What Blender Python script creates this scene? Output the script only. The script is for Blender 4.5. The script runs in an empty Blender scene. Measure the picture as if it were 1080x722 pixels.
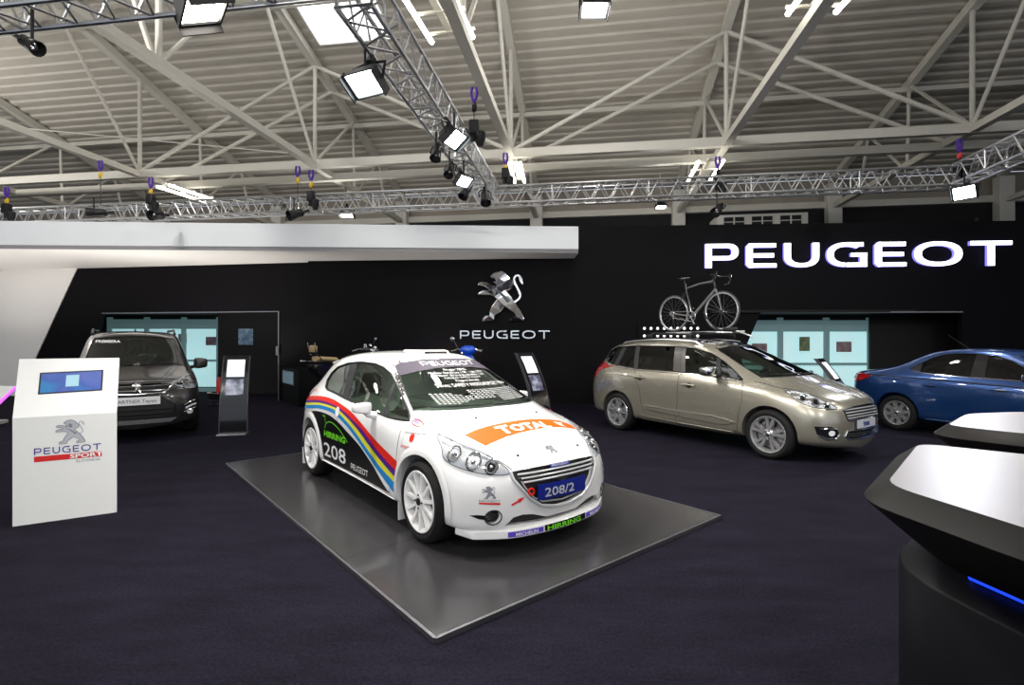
import bpy, bmesh, math, random
from mathutils import Vector, Matrix
from mathutils.bvhtree import BVHTree
random.seed(7)
SC = bpy.context.scene
COL = SC.collection
PI = math.pi
CAMH = 1.55; F = 540.0; HY = 361.0
def at(px, py, Y):
    return Vector(((px-540)/F*Y, Y, CAMH+(HY-py)/F*Y))
# ---------------------------------------------------------------- materials
def mat(name, col, rough=.5, metal=0., coat=0., emit=None, es=1., spec=.5, noise=0., nscale=20., bump=0., bscale=200., aniso=0., coatr=.03):
    m = bpy.data.materials.new(name); m.use_nodes = True
    nt = m.node_tree; b = nt.nodes['Principled BSDF']
    b.inputs['Base Color'].default_value = (*col, 1); b.inputs['Roughness'].default_value = rough
    b.inputs['Metallic'].default_value = metal; b.inputs['Coat Weight'].default_value = coat
    b.inputs['Coat Roughness'].default_value = coatr
    b.inputs['Specular IOR Level'].default_value = spec
    if aniso: b.inputs['Anisotropic'].default_value = aniso
    if emit: b.inputs['Emission Color'].default_value = (*emit, 1); b.inputs['Emission Strength'].default_value = es
    tc = nt.nodes.new('ShaderNodeTexCoord')
    if noise:
        n = nt.nodes.new('ShaderNodeTexNoise'); n.inputs['Scale'].default_value = nscale; n.inputs['Detail'].default_value = 5
        nt.links.new(tc.outputs['Object'], n.inputs['Vector'])
        r = nt.nodes.new('ShaderNodeMix'); r.data_type = 'RGBA'
        r.inputs[6].default_value = (*[max(0, c*(1-noise)) for c in col], 1); r.inputs[7].default_value = (*[min(1, c*(1+noise)) for c in col], 1)
        nt.links.new(n.outputs['Fac'], r.inputs[0]); nt.links.new(r.outputs[2], b.inputs['Base Color'])
    if bump:
        n = nt.nodes.new('ShaderNodeTexNoise'); n.inputs['Scale'].default_value = bscale
        nt.links.new(tc.outputs['Object'], n.inputs['Vector'])
        bp = nt.nodes.new('ShaderNodeBump'); bp.inputs['Strength'].default_value = bump; bp.inputs['Distance'].default_value = .01
        nt.links.new(n.outputs['Fac'], bp.inputs['Height']); nt.links.new(bp.outputs['Normal'], b.inputs['Normal'])
    return m
def glass_mat(name, tint, refl=.5, rough=.0):
    m = bpy.data.materials.new(name); m.use_nodes = True
    nt = m.node_tree; nt.nodes.clear()
    o = nt.nodes.new('ShaderNodeOutputMaterial'); mx = nt.nodes.new('ShaderNodeMixShader')
    t = nt.nodes.new('ShaderNodeBsdfTransparent'); t.inputs[0].default_value = (*tint, 1)
    g = nt.nodes.new('ShaderNodeBsdfGlossy'); g.inputs['Roughness'].default_value = rough; g.inputs[0].default_value = (refl*2, refl*2, refl*2, 1) if refl < .5 else (1, 1, 1, 1)
    f = nt.nodes.new('ShaderNodeFresnel'); f.inputs[0].default_value = 1.5
    nt.links.new(f.outputs[0], mx.inputs[0]); nt.links.new(t.outputs[0], mx.inputs[1]); nt.links.new(g.outputs[0], mx.inputs[2])
    nt.links.new(mx.outputs[0], o.inputs[0])
    return m
def srgb(r, g, b):
    f = lambda c: (c/255/12.92) if c/255 <= .04045 else ((c/255+.055)/1.055)**2.4
    return (f(r), f(g), f(b))
# ---------------------------------------------------------------- objects
def tag(o, label=None, cat=None, group=None, kind=None):
    if label: o['label'] = label
    if cat: o['category'] = cat
    if group: o['group'] = group
    if kind: o['kind'] = kind
    return o
def thing(name, label, cat, loc=(0, 0, 0), rz=0., group=None):
    o = bpy.data.objects.new(name, None); COL.objects.link(o)
    o.empty_display_size = .1
    o.location = loc; o.rotation_euler = (0, 0, rz)
    return tag(o, label, cat, group)
def obj(name, bm, m, parent=None, smooth=True, loc=None, rot=None, label=None, angle=35):
    if isinstance(bm, bpy.types.Mesh): me = bm
    else:
        me = bpy.data.meshes.new(name); bm.normal_update(); bm.to_mesh(me); bm.free()
    if m is not None and len(me.materials) == 0:
        for k in (m if isinstance(m, (list, tuple)) else [m]): me.materials.append(k)
    if smooth:
        me.shade_smooth() if hasattr(me, 'shade_smooth') else None
        try: me.set_sharp_from_angle(angle=math.radians(angle))
        except Exception: pass
    o = bpy.data.objects.new(name, me); COL.objects.link(o)
    if parent: o.parent = parent
    if loc is not None: o.location = loc
    if rot is not None: o.rotation_euler = rot
    if label: o['label'] = label
    return o
def struct(name, bm, m, smooth=False, parent=None, **k):
    o = obj(name, bm, m, parent, smooth, **k)
    if not parent: o['kind'] = 'structure'
    return o
def copy_tree(o, parent=None, label=None, loc=None, rz=None):
    c = o.copy(); COL.objects.link(c)
    if parent: c.parent = parent
    if label: c['label'] = label
    if loc is not None: c.location = loc
    if rz is not None: c.rotation_euler = (0, 0, rz)
    for ch in list(o.children): copy_tree(ch, c)
    return c
# ---------------------------------------------------------------- shapes
def BM(): return bmesh.new()
def box(bm, c, s, M=None, bev=0., mi=0):
    r = bmesh.ops.create_cube(bm, size=1.)
    vs = r['verts']
    for v in vs: v.co = Vector((v.co.x*s[0], v.co.y*s[1], v.co.z*s[2]))
    if bev:
        es = list({e for v in vs for e in v.link_edges})
        rr = bmesh.ops.bevel(bm, geom=es, offset=bev, segments=2, affect='EDGES', profile=.5)
        vs = list({v for f in rr['faces'] for v in f.verts} | {v for v in vs if v.is_valid})
    T = Matrix.Translation(Vector(c))
    if M is not None: T = T @ M.to_4x4()
    for v in vs: v.co = T @ v.co
    fs = {f for v in vs for f in v.link_faces}
    for f in fs: f.material_index = mi
    return vs
def frame_of(d, up=Vector((0, 0, 1))):
    d = d.normalized()
    if abs(d.dot(up)) > .99: up = Vector((1, 0, 0))
    s = d.cross(up).normalized(); u = s.cross(d).normalized()
    return s, u
def tube(bm, pts, r, n=8, closed=False, cap=True, flat=1.):
    pts = [Vector(p) for p in pts]; N = len(pts)
    rr = r if isinstance(r, (list, tuple)) else [r]*N
    rings = []; ps = None
    for i, p in enumerate(pts):
        if closed: d = pts[(i+1) % N]-pts[i-1]
        else: d = pts[min(i+1, N-1)]-pts[max(i-1, 0)]
        if ps is None: s, u = frame_of(d)
        else:
            dn = d.normalized(); s = (ps-dn*ps.dot(dn)); s.normalize(); u = s.cross(dn).normalized()
        ps = s
        rings.append([bm.verts.new(p+(s*math.cos(2*PI*k/n)+u*math.sin(2*PI*k/n)*flat)*rr[i]) for k in range(n)])
    for i in range(N if closed else N-1):
        a, b = rings[i], rings[(i+1) % N]
        for k in range(n): bm.faces.new((a[k], a[(k+1) % n], b[(k+1) % n], b[k]))
    if cap and not closed:
        bm.faces.new(rings[0][::-1]); bm.faces.new(rings[-1])
    return rings
def bar(bm, a, b, w, h, up=Vector((0, 0, 1))):
    a = Vector(a); b = Vector(b); s, u = frame_of(b-a, up)
    vs = [[bm.verts.new(p+s*x*w/2+u*y*h/2) for x, y in ((-1, -1), (1, -1), (1, 1), (-1, 1))] for p in (a, b)]
    for k in range(4): bm.faces.new((vs[0][k], vs[0][(k+1) % 4], vs[1][(k+1) % 4], vs[1][k]))
    bm.faces.new(vs[0][::-1]); bm.faces.new(vs[1])
def lathe(bm, prof, n=24, M=None, closed=False, mi=0):
    """prof: list of (r, h) about z"""
    rings = []
    for r, h in prof:
        ring = []
        for k in range(n):
            v = Vector((r*math.cos(2*PI*k/n), r*math.sin(2*PI*k/n), h))
            if M is not None: v = M @ v
            ring.append(bm.verts.new(v))
        rings.append(ring)
    L = len(rings)
    for i in range(L if closed else L-1):
        a, b = rings[i], rings[(i+1) % L]
        for k in range(n):
            f = bm.faces.new((a[k], a[(k+1) % n], b[(k+1) % n], b[k])); f.material_index = mi
    if not closed:
        for rg, rv in ((rings[0], True), (rings[-1], False)):
            f = bm.faces.new(rg[::-1] if rv else rg); f.material_index = mi
    return rings
def ball(bm, c, s, seg=16, ring=10):
    r = bmesh.ops.create_uvsphere(bm, u_segments=seg, v_segments=ring, radius=1.)
    for v in r['verts']: v.co = Vector(c)+Vector((v.co.x*s[0], v.co.y*s[1], v.co.z*s[2]))
    return r['verts']
def prism(bm, poly, d0, d1, fn, mi=0):
    """poly 2D, fn(u,v,d)->Vector"""
    a = [bm.verts.new(fn(u, v, d0)) for u, v in poly]; b = [bm.verts.new(fn(u, v, d1)) for u, v in poly]
    n = len(poly); fs = []
    for k in range(n): fs.append(bm.faces.new((a[k], a[(k+1) % n], b[(k+1) % n], b[k])))
    fs.append(bm.faces.new(a[::-1])); fs.append(bm.faces.new(b))
    for f in fs: f.material_index = mi
    return fs
def fix(bm):
    bmesh.ops.recalc_face_normals(bm, faces=bm.faces[:]); return bm
def smooth_poly(pts, it=2, closed=True):
    for _ in range(it):
        q = []; n = len(pts)
        for i in range(n if closed else n-1):
            a = pts[i]; b = pts[(i+1) % n]
            q.append(tuple(.75*x+.25*y for x, y in zip(a, b))); q.append(tuple(.25*x+.75*y for x, y in zip(a, b)))
        if not closed: q = [pts[0]]+q+[pts[-1]]
        pts = q
    return pts
def catmull(pts, k=6, closed=False):
    n = len(pts); out = []
    R = range(n if closed else n-1)
    for i in R:
        p0 = pts[(i-1) % n] if closed or i > 0 else pts[0]; p1 = pts[i]; p2 = pts[(i+1) % n]; p3 = pts[(i+2) % n] if closed or i+2 < n else pts[-1]
        for j in range(k):
            t = j/k
            out.append(tuple(.5*((2*b)+(-a+c)*t+(2*a-5*b+4*c-d)*t*t+(-a+3*b-3*c+d)*t**3) for a, b, c, d in zip(p0, p1, p2, p3)))
    if not closed: out.append(tuple(pts[-1]))
    return out
# ---------------------------------------------------------------- lettering
def strip(outer, inner):
    return [(outer[i], outer[i+1], inner[i+1], inner[i]) for i in range(len(outer)-1)]
def arcs(cx, cy, ox, oy, ix, iy, a0, a1, n=20, p=2.3):
    o = []; q = []
    for k in range(n+1):
        a = math.radians(a0+(a1-a0)*k/n); c, s = math.cos(a), math.sin(a)
        sc = lambda v: math.copysign(abs(v)**(2/p), v)
        o.append((cx+ox*sc(c), cy+oy*sc(s))); q.append((cx+ix*sc(c), cy+iy*sc(s)))
    return strip(o, q)
def rect(x0, y0, x1, y1): return [((x0, y0), (x1, y0), (x1, y1), (x0, y1))]
def letter(ch, V=.27, H=.165):
    """wide capital, height 1: returns (polys, width)"""
    if ch == 'P':
        return rect(0, 0, V, 1)+rect(V, 1-H, .95, 1)+rect(V, .32, .95, .32+H)+arcs(.95, .66, .45, .34, .45-V, .34-H, -90, 90, 14), 1.40
    if ch == 'E':
        return rect(0, .12, V, .88)+rect(.12, 1-H, 1.25, 1)+rect(.12, 0, 1.27, H)+rect(V, .42, 1.17, .42+H)+[((0, .12), (.12, 0), (V, 0), (V, .12)), ((0, .88), (V, .88), (V, 1), (.12, 1))], 1.27
    if ch == 'U':
        return rect(0, .45, V, 1)+rect(1.45-V, .45, 1.45, 1)+arcs(.725, .45, .725, .45, .725-V, .45-H, 180, 360, 24), 1.45
    if ch == 'G':
        return arcs(.82, .5, .82, .5, .82-V, .5-H, 48, 265, 30)+rect(.80, 0, 1.65, H)+rect(1.65-V, H, 1.65, .52)+rect(1.0, .42, 1.65, .42+H*.9)+rect(.82, 1-H, 1.5, 1), 1.65
    if ch == 'O':
        return arcs(.97, .5, .97, .5, .97-V*1.1, .5-H, 0, 360, 44), 1.94
    if ch == 'T':
        return rect(0, 1-H, 1.66, 1)+rect(.83-V/2, 0, .83+V/2, 1-H), 1.66
def peugeot_polys(gap=.33, **k):
    x = 0; out = []
    for ch in 'PEUGEOT':
        p, w = letter(ch, **k)
        out.append([tuple((a+x, b) for a, b in q) for q in p]); x += w+gap
    return out, x-gap
def polys_bm(polys, fn, d0=0., d1=None, bm=None):
    bm = bm or BM()
    for q in polys:
        if d1 is None:
            try: bm.faces.new([bm.verts.new(fn(u, v, d0)) for u, v in q])
            except Exception: pass
        else: prism(bm, q, d0, d1, fn)
    return bm
LION = [(305, 130), (345, 100), (385, 78), (440, 72), (490, 92), (525, 125), (550, 160), (575, 190), (584, 228), (575, 270), (530, 292), (495, 297), (530, 345), (575, 400), (605, 430), (628, 470), (662, 530), (690, 585), (705, 620), (690, 645), (540, 650), (540, 622), (570, 602), (600, 590), (590, 565), (545, 535), (480, 487), (430, 540), (368, 592), (365, 645), (215, 650), (220, 612), (250, 592), (295, 585), (300, 540), (330, 480), (385, 400), (355, 370), (322, 348), (155, 352), (162, 325), (200, 298), (255, 290), (302, 286), (265, 262), (235, 242), (170, 234), (166, 220), (200, 190), (285, 202), (340, 230), (378, 240), (362, 218), (340, 210), (335, 190), (368, 186), (352, 160), (318, 162)]
LION = [((x-430)/578., (650-y)/578.) for x, y in LION]
LTAIL = [((x-430)/578., (650-y)/578.) for x, y in [(592, 432), (645, 392), (660, 350), (642, 300), (612, 240), (590, 190), (592, 148), (622, 122), (655, 138), (672, 172)]]
LTUFT = [((x-430)/578., (650-y)/578.) for x, y in [(640, 128), (665, 140), (684, 175), (694, 228), (678, 222), (655, 195), (645, 160)]]
LDARK = [((x-430)/578., (650-y)/578.) for x, y in [(330, 270), (380, 288), (430, 315), (490, 362), (548, 412), (520, 440), (495, 425), (470, 385), (420, 335), (370, 300)]]
LEYE = [((x-430)/578., (650-y)/578.) for x, y in [(400, 150), (440, 175), (470, 205), (460, 240), (440, 270), (405, 245), (385, 232), (392, 190)]]
def lion_polys():
    t = catmull(LTAIL, 3); w = .020; tl = []
    for i in range(len(t)-1):
        (x0, y0), (x1, y1) = t[i], t[i+1]; d = math.hypot(x1-x0, y1-y0) or 1
        nx, ny = -(y1-y0)/d*w, (x1-x0)/d*w
        tl.append(((x0+nx, y0+ny), (x1+nx, y1+ny), (x1-nx, y1-ny), (x0-nx, y0-ny)))
    return [tuple(LION)], tl+[tuple(LTUFT)], [tuple(LDARK), tuple(LEYE)]
def text_mesh(s, size=1., offset=0., res=2, align='LEFT', space=1.):
    c = bpy.data.curves.new('txt', 'FONT'); c.body = s; c.size = size; c.offset = offset; c.resolution_u = res
    c.align_x = align; c.space_character = space; c.fill_mode = 'FRONT'
    o = bpy.data.objects.new('txt', c); COL.objects.link(o)
    dg = bpy.context.evaluated_depsgraph_get(); dg.update()
    me = bpy.data.meshes.new_from_object(o.evaluated_get(dg))
    bpy.data.objects.remove(o); bpy.data.curves.remove(c)
    return me
def text_bm(s, fn, size=1., **k):
    me = text_mesh(s, size, **k); bm = BM(); bm.from_mesh(me); bpy.data.meshes.remove(me)
    for v in bm.verts: v.co = fn(v.co.x, v.co.y, 0)
    return bm
def realize(o):
    dg = bpy.context.evaluated_depsgraph_get(); dg.update()
    me = bpy.data.meshes.new_from_object(o.evaluated_get(dg))
    return me
# ---------------------------------------------------------------- camera and view
cam = bpy.data.cameras.new('camera'); co = bpy.data.objects.new('camera', cam); COL.objects.link(co)
co.location = (0, 0, CAMH); co.rotation_euler = (PI/2, 0, 0)
cam.sensor_width = 36; cam.lens = 36*F/1080; cam.clip_end = 200; cam.clip_start = .05
SC.camera = co
SC.view_settings.view_transform = 'Standard'; SC.view_settings.look = 'None'; SC.view_settings.gamma = 1; SC.view_settings.exposure = 0
try: SC.view_settings.use_curve_mapping = False
except Exception: pass
# ================================================================ materials
M = {}
M['steel'] = mat('painted_steel', srgb(200, 197, 187), .55, noise=.06)
M['alu'] = mat('truss_aluminium', (.62, .62, .63), .32, 1.)
M['black'] = mat('black_plastic', (.010, .010, .012), .5, spec=.3)
M['gloss_black'] = mat('gloss_black', (.008, .008, .01), .12, coat=.5)
M['purple'] = mat('purple_sling', (.07, .015, .30), .7)
M['yellow'] = mat('yellow_hook', (.7, .45, .02), .5)
M['red'] = mat('red_paint', (.6, .02, .02), .35)
M['white'] = mat('white_laminate', (.80, .81, .80), .35, noise=.01)
M['chrome'] = mat('chrome', (.82, .83, .85), .08, 1.)
M['lamp'] = mat('lamp_face', (1, 1, 1), .5, emit=(1., .93, .82), es=26)
M['lampcool'] = mat('lamp_face_cool', (1, 1, 1), .5, emit=(.86, .95, 1.), es=22)
M['tubelight'] = mat('fluorescent_tube', (1, 1, 1), .5, emit=(1., .95, .84), es=11)
YAW = math.radians(8.4); CU = Vector((math.cos(YAW), -math.sin(YAW), 0)); CV = Vector((math.sin(YAW), math.cos(YAW), 0))
def H(u, v, z): return CU*u+CV*v+Vector((0, 0, z))
# ---------------------------------------------------------------- floor
M['carpet'] = mat('navy_carpet', srgb(40, 38, 50), .95, spec=.06, bump=.5, bscale=260)
nt = M['carpet'].node_tree; b = nt.nodes['Principled BSDF']; tc = nt.nodes['Texture Coordinate']
n1 = nt.nodes.new('ShaderNodeTexNoise'); n1.inputs['Scale'].default_value = 1.3; n1.inputs['Detail'].default_value = 8; n1.inputs['Roughness'].default_value = .7
n2 = nt.nodes.new('ShaderNodeTexNoise'); n2.inputs['Scale'].default_value = 55; n2.inputs['Detail'].default_value = 3
mp = nt.nodes.new('ShaderNodeMapping'); mp.inputs['Scale'].default_value = (1, 3.5, 1); mp.inputs['Rotation'].default_value = (0, 0, .9)
nt.links.new(tc.outputs['Object'], mp.inputs[0]); nt.links.new(mp.outputs[0], n1.inputs['Vector']); nt.links.new(tc.outputs['Object'], n2.inputs['Vector'])
ad = nt.nodes.new('ShaderNodeMath'); ad.operation = 'MULTIPLY_ADD'; ad.inputs[1].default_value = .5
nt.links.new(n1.outputs['Fac'], ad.inputs[0])
m2 = nt.nodes.new('ShaderNodeMath'); m2.operation = 'MULTIPLY'; m2.inputs[1].default_value = .5
nt.links.new(n2.outputs['Fac'], m2.inputs[0]); nt.links.new(m2.outputs[0], ad.inputs[2])
cr = nt.nodes.new('ShaderNodeValToRGB'); cr.color_ramp.elements[0].position = .3; cr.color_ramp.elements[1].position = .72
cr.color_ramp.elements[0].color = (*srgb(10, 9, 14), 1); cr.color_ramp.elements[1].color = (*srgb(37, 34, 48), 1)
nt.links.new(ad.outputs[0], cr.inputs[0]); nt.links.new(cr.outputs[0], b.inputs['Base Color'])
bm = BM(); box(bm, H(0, 8, -.05), (60, 46, .1), Matrix.Rotation(-YAW, 3, 'Z'))
struct('floor', bm, M['carpet'])
# ---------------------------------------------------------------- hall roof
M['roof'] = mat('profiled_roof_sheet', srgb(184, 178, 168), .6, noise=.07, nscale=3)
nt = M['roof'].node_tree
def roof_z(v): return 10.30-.27*(v-14.7)
bm = BM(); prof = []
v = -9.; P = .34
while v < 22.6:
    for dv, dz in ((0, 0), (.13, 0), (.16, .05), (.31, .05)):
        prof.append((v+dv, roof_z(v+dv)+dz if v > 3 else roof_z(3)-(3-v-dv)*.27+dz))
    v += P
us = [-34, 34]
rows = [[bm.verts.new(H(u, a, z)) for a, z in prof] for u in us]
for i in range(len(prof)-1):
    va = (prof[i][0]+prof[i+1][0])/2
    bm.faces.new((rows[0][i], rows[1][i], rows[1][i+1], rows[0][i+1]))
# cut the skylight opening: u -7.2..-4.6, v 11.9..13.6
def cutbox(bm, u0, u1, v0, v1):
    for co_, no in ((H(u0, 0, 0), CU), (H(u1, 0, 0), CU), (H(0, v0, 0), CV), (H(0, v1, 0), CV)):
        bmesh.ops.bisect_plane(bm, geom=bm.verts[:]+bm.edges[:]+bm.faces[:], plane_co=co_, plane_no=no)
    dl = []
    for f in bm.faces:
        c = f.calc_center_median(); u = c.dot(CU); v = c.dot(CV)
        if u0 < u < u1 and v0 < v < v1: dl.append(f)
    bmesh.ops.delete(bm, geom=dl, context='FACES')
SKY = [(-7.9, -5.6, 11.2, 14.25), (3.9, 6.5, 8.6, 10.8), (-8.1, -5.5, 5, 7.2), (-2., .6, 3, 5)]
for s in SKY: cutbox(bm, *s)
struct('ceiling', bm, M['roof'])
M['skylight'] = mat('skylight_glazing', (1, 1, 1), .5, emit=(.95, .98, 1.), es=3.2)
M['whiteframe'] = mat('white_frame', (.7, .7, .68), .5)
for i, (u0, u1, v0, v1) in enumerate(SKY):
    bm = BM()
    q = [H(u0, v0, roof_z(v0)+.12), H(u1, v0, roof_z(v0)+.12), H(u1, v1, roof_z(v1)+.12), H(u0, v1, roof_z(v1)+.12)]
    prism(bm, [(0, 0), (1, 0), (1, 1), (0, 1)], 0, .03, lambda a, b_, d: q[0]+(q[1]-q[0])*a+(q[3]-q[0])*b_+Vector((0, 0, d)))
    w = struct('window_%d' % (i+1), fix(bm), M['skylight'])
    bm = BM()
    for a, c in ((0, 1), (1, 2), (2, 3), (3, 0)): bar(bm, q[a]-Vector((0, 0, .06)), q[c]-Vector((0, 0, .06)), .06, .2)
    bar(bm, (q[0]+q[1])/2-Vector((0, 0, .03)), (q[2]+q[3])/2-Vector((0, 0, .03)), .04, .05)
    struct('window_frame', bm, M['whiteframe'], parent=w)
# ---------------------------------------------------------------- hall trusses along v, one thing each
BC = 7.0   # bottom chord height
US = [-20.5, -14.4, -8.3, -2.2, 3.75, 9.75, 15.8]
wheres = ['second truss beyond the left edge of the stand', 'over the left end of the white canopy', 'over the middle of the white canopy', 'above the chrome wall emblem', 'above the estate car with the bicycle', 'above the right end of the lettered wall', 'past the right end of the lettered wall']
for i, u in enumerate(US):
    t = thing('roof_truss', 'cream steel roof truss '+wheres[i], 'roof truss', H(u, 14.7, 0), -YAW, 'steel roof trusses')
    L = lambda v, z: Vector((0, v-14.7, z))
    bm = BM(); bar(bm, L(-2, BC), L(22.4, BC), .20, .18); obj('bottom_chord', bm, M['steel'], t, False)
    bm = BM(); bar(bm, L(3.2, roof_z(3.2)-.16), L(22.4, roof_z(22.4)-.16), .22, .24); obj('top_chord', bm, M['steel'], t, False)
    webs = [(14.7, 14.7), (14.75, 11.9), (14.6, 17.3), (17.4, 17.3), (17.6, 19.6), (20.2, 19.6), (8.9, 11.9), (8.9, 8.9), (8.8, 6.0), (3.2, 6.0)]
    for a, c in webs:
        bm = BM(); tube(bm, [L(a, BC), L(c, roof_z(c)-.16)], .05 if a != c else .06, 8)
        obj('web_member', bm, M['steel'], t)
# lateral twin beam and other lateral members
for nm, v, z, w, h, lb in (('roof_beam', 14.7, BC+.02, .16, .24, 'long cream cross beam, upper one of the pair over the stand'),
                           ('roof_beam', 15.75, BC-.05, .20, .22, 'long cream cross beam, lower one of the pair over the stand'),
                           ('roof_purlin', 17.3, roof_z(17.3)-.32, .12, .14, 'cream purlin right under the roof sheets, the farther one'),
                           ('roof_purlin', 12.6, roof_z(12.6)-.32, .12, .14, 'cream purlin right under the roof sheets, the nearer one')):
    bm = BM(); bar(bm, H(-30, v, z), H(30, v, z), w, h)
    o = obj(nm, bm, M['steel'], None, False); tag(o, lb, 'beam')
    if nm == 'roof_beam': o['group'] = 'pair of cross beams'
braces = [(-8.3, -2.2), (-8.3, -14.4), (3.75, -2.2), (3.75, 9.75), (15.8, 9.75)]
blab = ['between the skylight truss and the truss over the emblem', 'going down left from the skylight truss', 'going down left towards the truss over the emblem', 'going down right towards the corner floodlight', 'at the far right edge of the roof']
for (a, c), lb in zip(braces, blab):
    t = thing('roof_brace', 'pair of slanting cream tube braces '+lb, 'roof brace', H(a, 14.7, roof_z(14.7)-.25), 0, 'slanting roof braces')
    o0 = H(a, 14.7, roof_z(14.7)-.25)
    for dv in (0, 1.05):
        bm = BM(); tube(bm, [Vector((0, 0, 0))+CV*dv+Vector((0, 0, -.27*dv)), H(c, 14.7+dv, BC+.1)-o0], .06, 8); obj('brace_tube', bm, M['steel'], t)
# thin drop rods and conduit
bm = BM(); tube(bm, [H(-20, 13.6, 8.6), H(-9, 14.4, BC+.3)], .02, 6)
tag(obj('conduit', bm, M['steel']), 'thin pipe running just below the roof at the upper left', 'pipe')
# ---------------------------------------------------------------- hall back wall
M['hallwall'] = mat('hall_wall_panel', srgb(150, 143, 132), .7, noise=.06, nscale=2)
bm = BM(); box(bm, H(0, 22.75, 4.1), (64, .3, 8.2), Matrix.Rotation(-YAW, 3, 'Z')); struct('wall_back', bm, M['hallwall'])
M['darkgap'] = mat('flat_dark', (.01, .01, .012), .9)  # flat dark colour for the wall strip and the cabin windows
bm = BM(); box(bm, H(8, 22.5, 6.1), (37, .1, 1.75), Matrix.Rotation(-YAW, 3, 'Z')); struct('trim_1', bm, M['darkgap'])
bm = BM(); box(bm, H(0, 22.42, 7.12), (60, .2, .26), Matrix.Rotation(-YAW, 3, 'Z')); struct('trim_2', bm, M['steel'])
M['column'] = mat('column_paint', srgb(205, 203, 196), .6, noise=.04)
for i, u in enumerate(US):
    bm = BM(); box(bm, H(u, 22.2, 3.95), (.52, .4, 7.9), Matrix.Rotation(-YAW, 3, 'Z'), .03)
    struct('trim_%d' % (i+3), bm, M['column'])
# annex behind the lettered wall with three small windows
bm = BM(); box(bm, H(6.45, 20.9, 3.18), (3.2, 1.2, 6.36), Matrix.Rotation(-YAW, 3, 'Z'))
t = thing('office_cabin', 'white cabin roof with three small dark windows seen over the wall', 'cabin', H(6.45, 20.9, 0), -YAW)
for v in bm.verts: v.co = Matrix.Rotation(YAW, 3, 'Z') @ (v.co-H(6.45, 20.9, 0))
obj('cabin_shell', bm, M['column'], t, False)
for k in range(3):
    bm = BM(); box(bm, ((k-1)*1.0, -.61, 6.08), (.72, .04, .36)); obj('window', bm, M['darkgap'], t, False)
    bm = BM(); box(bm, ((k-1)*1.0, -.635, 6.08), (.05, .02, .36)); box(bm, ((k-1)*1.0, -.635, 6.08), (.72, .02, .03)); obj('window_bar', bm, M['column'], t, False)
# side walls of the hall
bm = BM(); box(bm, H(-33, 7, 5.5), (.3, 32, 11), Matrix.Rotation(-YAW, 3, 'Z')); struct('wall_left', bm, M['hallwall'])
bm = BM(); box(bm, H(33, 7, 5.5), (.3, 32, 11), Matrix.Rotation(-YAW, 3, 'Z')); struct('wall_right', bm, M['hallwall'])
# ---------------------------------------------------------------- stage trusses
def stage_truss(label, p0, p1, w=.34, h=.36, pitch=.40):
    p0 = Vector(p0); p1 = Vector(p1); d = (p1-p0); Ln = d.length; ang = math.atan2(d.y, d.x)
    t = thing('lighting_truss', label, 'truss', p0, ang, 'aluminium lighting trusses')
    c = [(-w/2, 0), (w/2, 0), (-w/2, h), (w/2, h)]
    for y, z in c:
        bm = BM(); tube(bm, [(0, y, z), (Ln, y, z)], .026, 8); obj('chord', bm, M['alu'], t)
    n = int(Ln/pitch)
    for nm, (a, b_) in (('side_lacing', (0, 2)), ('side_lacing', (1, 3)), ('bottom_lacing', (0, 1)), ('top_lacing', (2, 3))):
        bm = BM()
        for k in range(n):
            x0 = k*Ln/n; x1 = (k+.5)*Ln/n; x2 = (k+1)*Ln/n
            A, B = c[a], c[b_]
            tube(bm, [(x0, *A), (x1, *B)], .012, 6, cap=False); tube(bm, [(x1, *B), (x2, *A)], .012, 6, cap=False)
            if k % 5 == 0: tube(bm, [(x0, *A), (x0, *B)], .014, 6, cap=False)
        obj(nm, bm, M['alu'], t)
    return t
TB = 4.60
def hp(px_, py_, z):   # point seen at pixel on a level plane
    Y = (z-CAMH)*F/(HY-py_); return Vector(((px_-540)/F*Y, Y, z))
def hook(t, ln, r=.014):
    """a short vertical bar from the fixture up to the chord it hangs from"""
    q = t.rotation_euler.to_matrix().inverted(); bm = BM(); tube(bm, [q @ Vector((0, 0, .03)), q @ Vector((0, 0, ln))], r, 6)
    obj('hook_bar', bm, M['black'], t)
VA = 11.2; VE = 4.08
stage_truss('long aluminium lattice truss right above the back wall and canopy', H(-19, VA, TB), H(7.35, VA, TB))
stage_truss('aluminium lattice truss running overhead to the back with several floodlights', H(-2.1, VE+.3, TB), H(-2.1, VA-.25, TB))
stage_truss('aluminium lattice truss coming forward from the right corner floodlight', H(7.1, VE, TB), H(7.1, VA-.25, TB))
stage_truss('near aluminium lattice truss crossing the top left corner', H(-7.5, VE, TB), H(6.85, VE, TB))
stage_truss('added unseen aluminium lattice truss behind the camera for the extra floodlights', H(-7.5, -2.6, TB), H(7.6, -2.6, TB))  # unseen truss added to carry the extra floodlights
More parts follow.
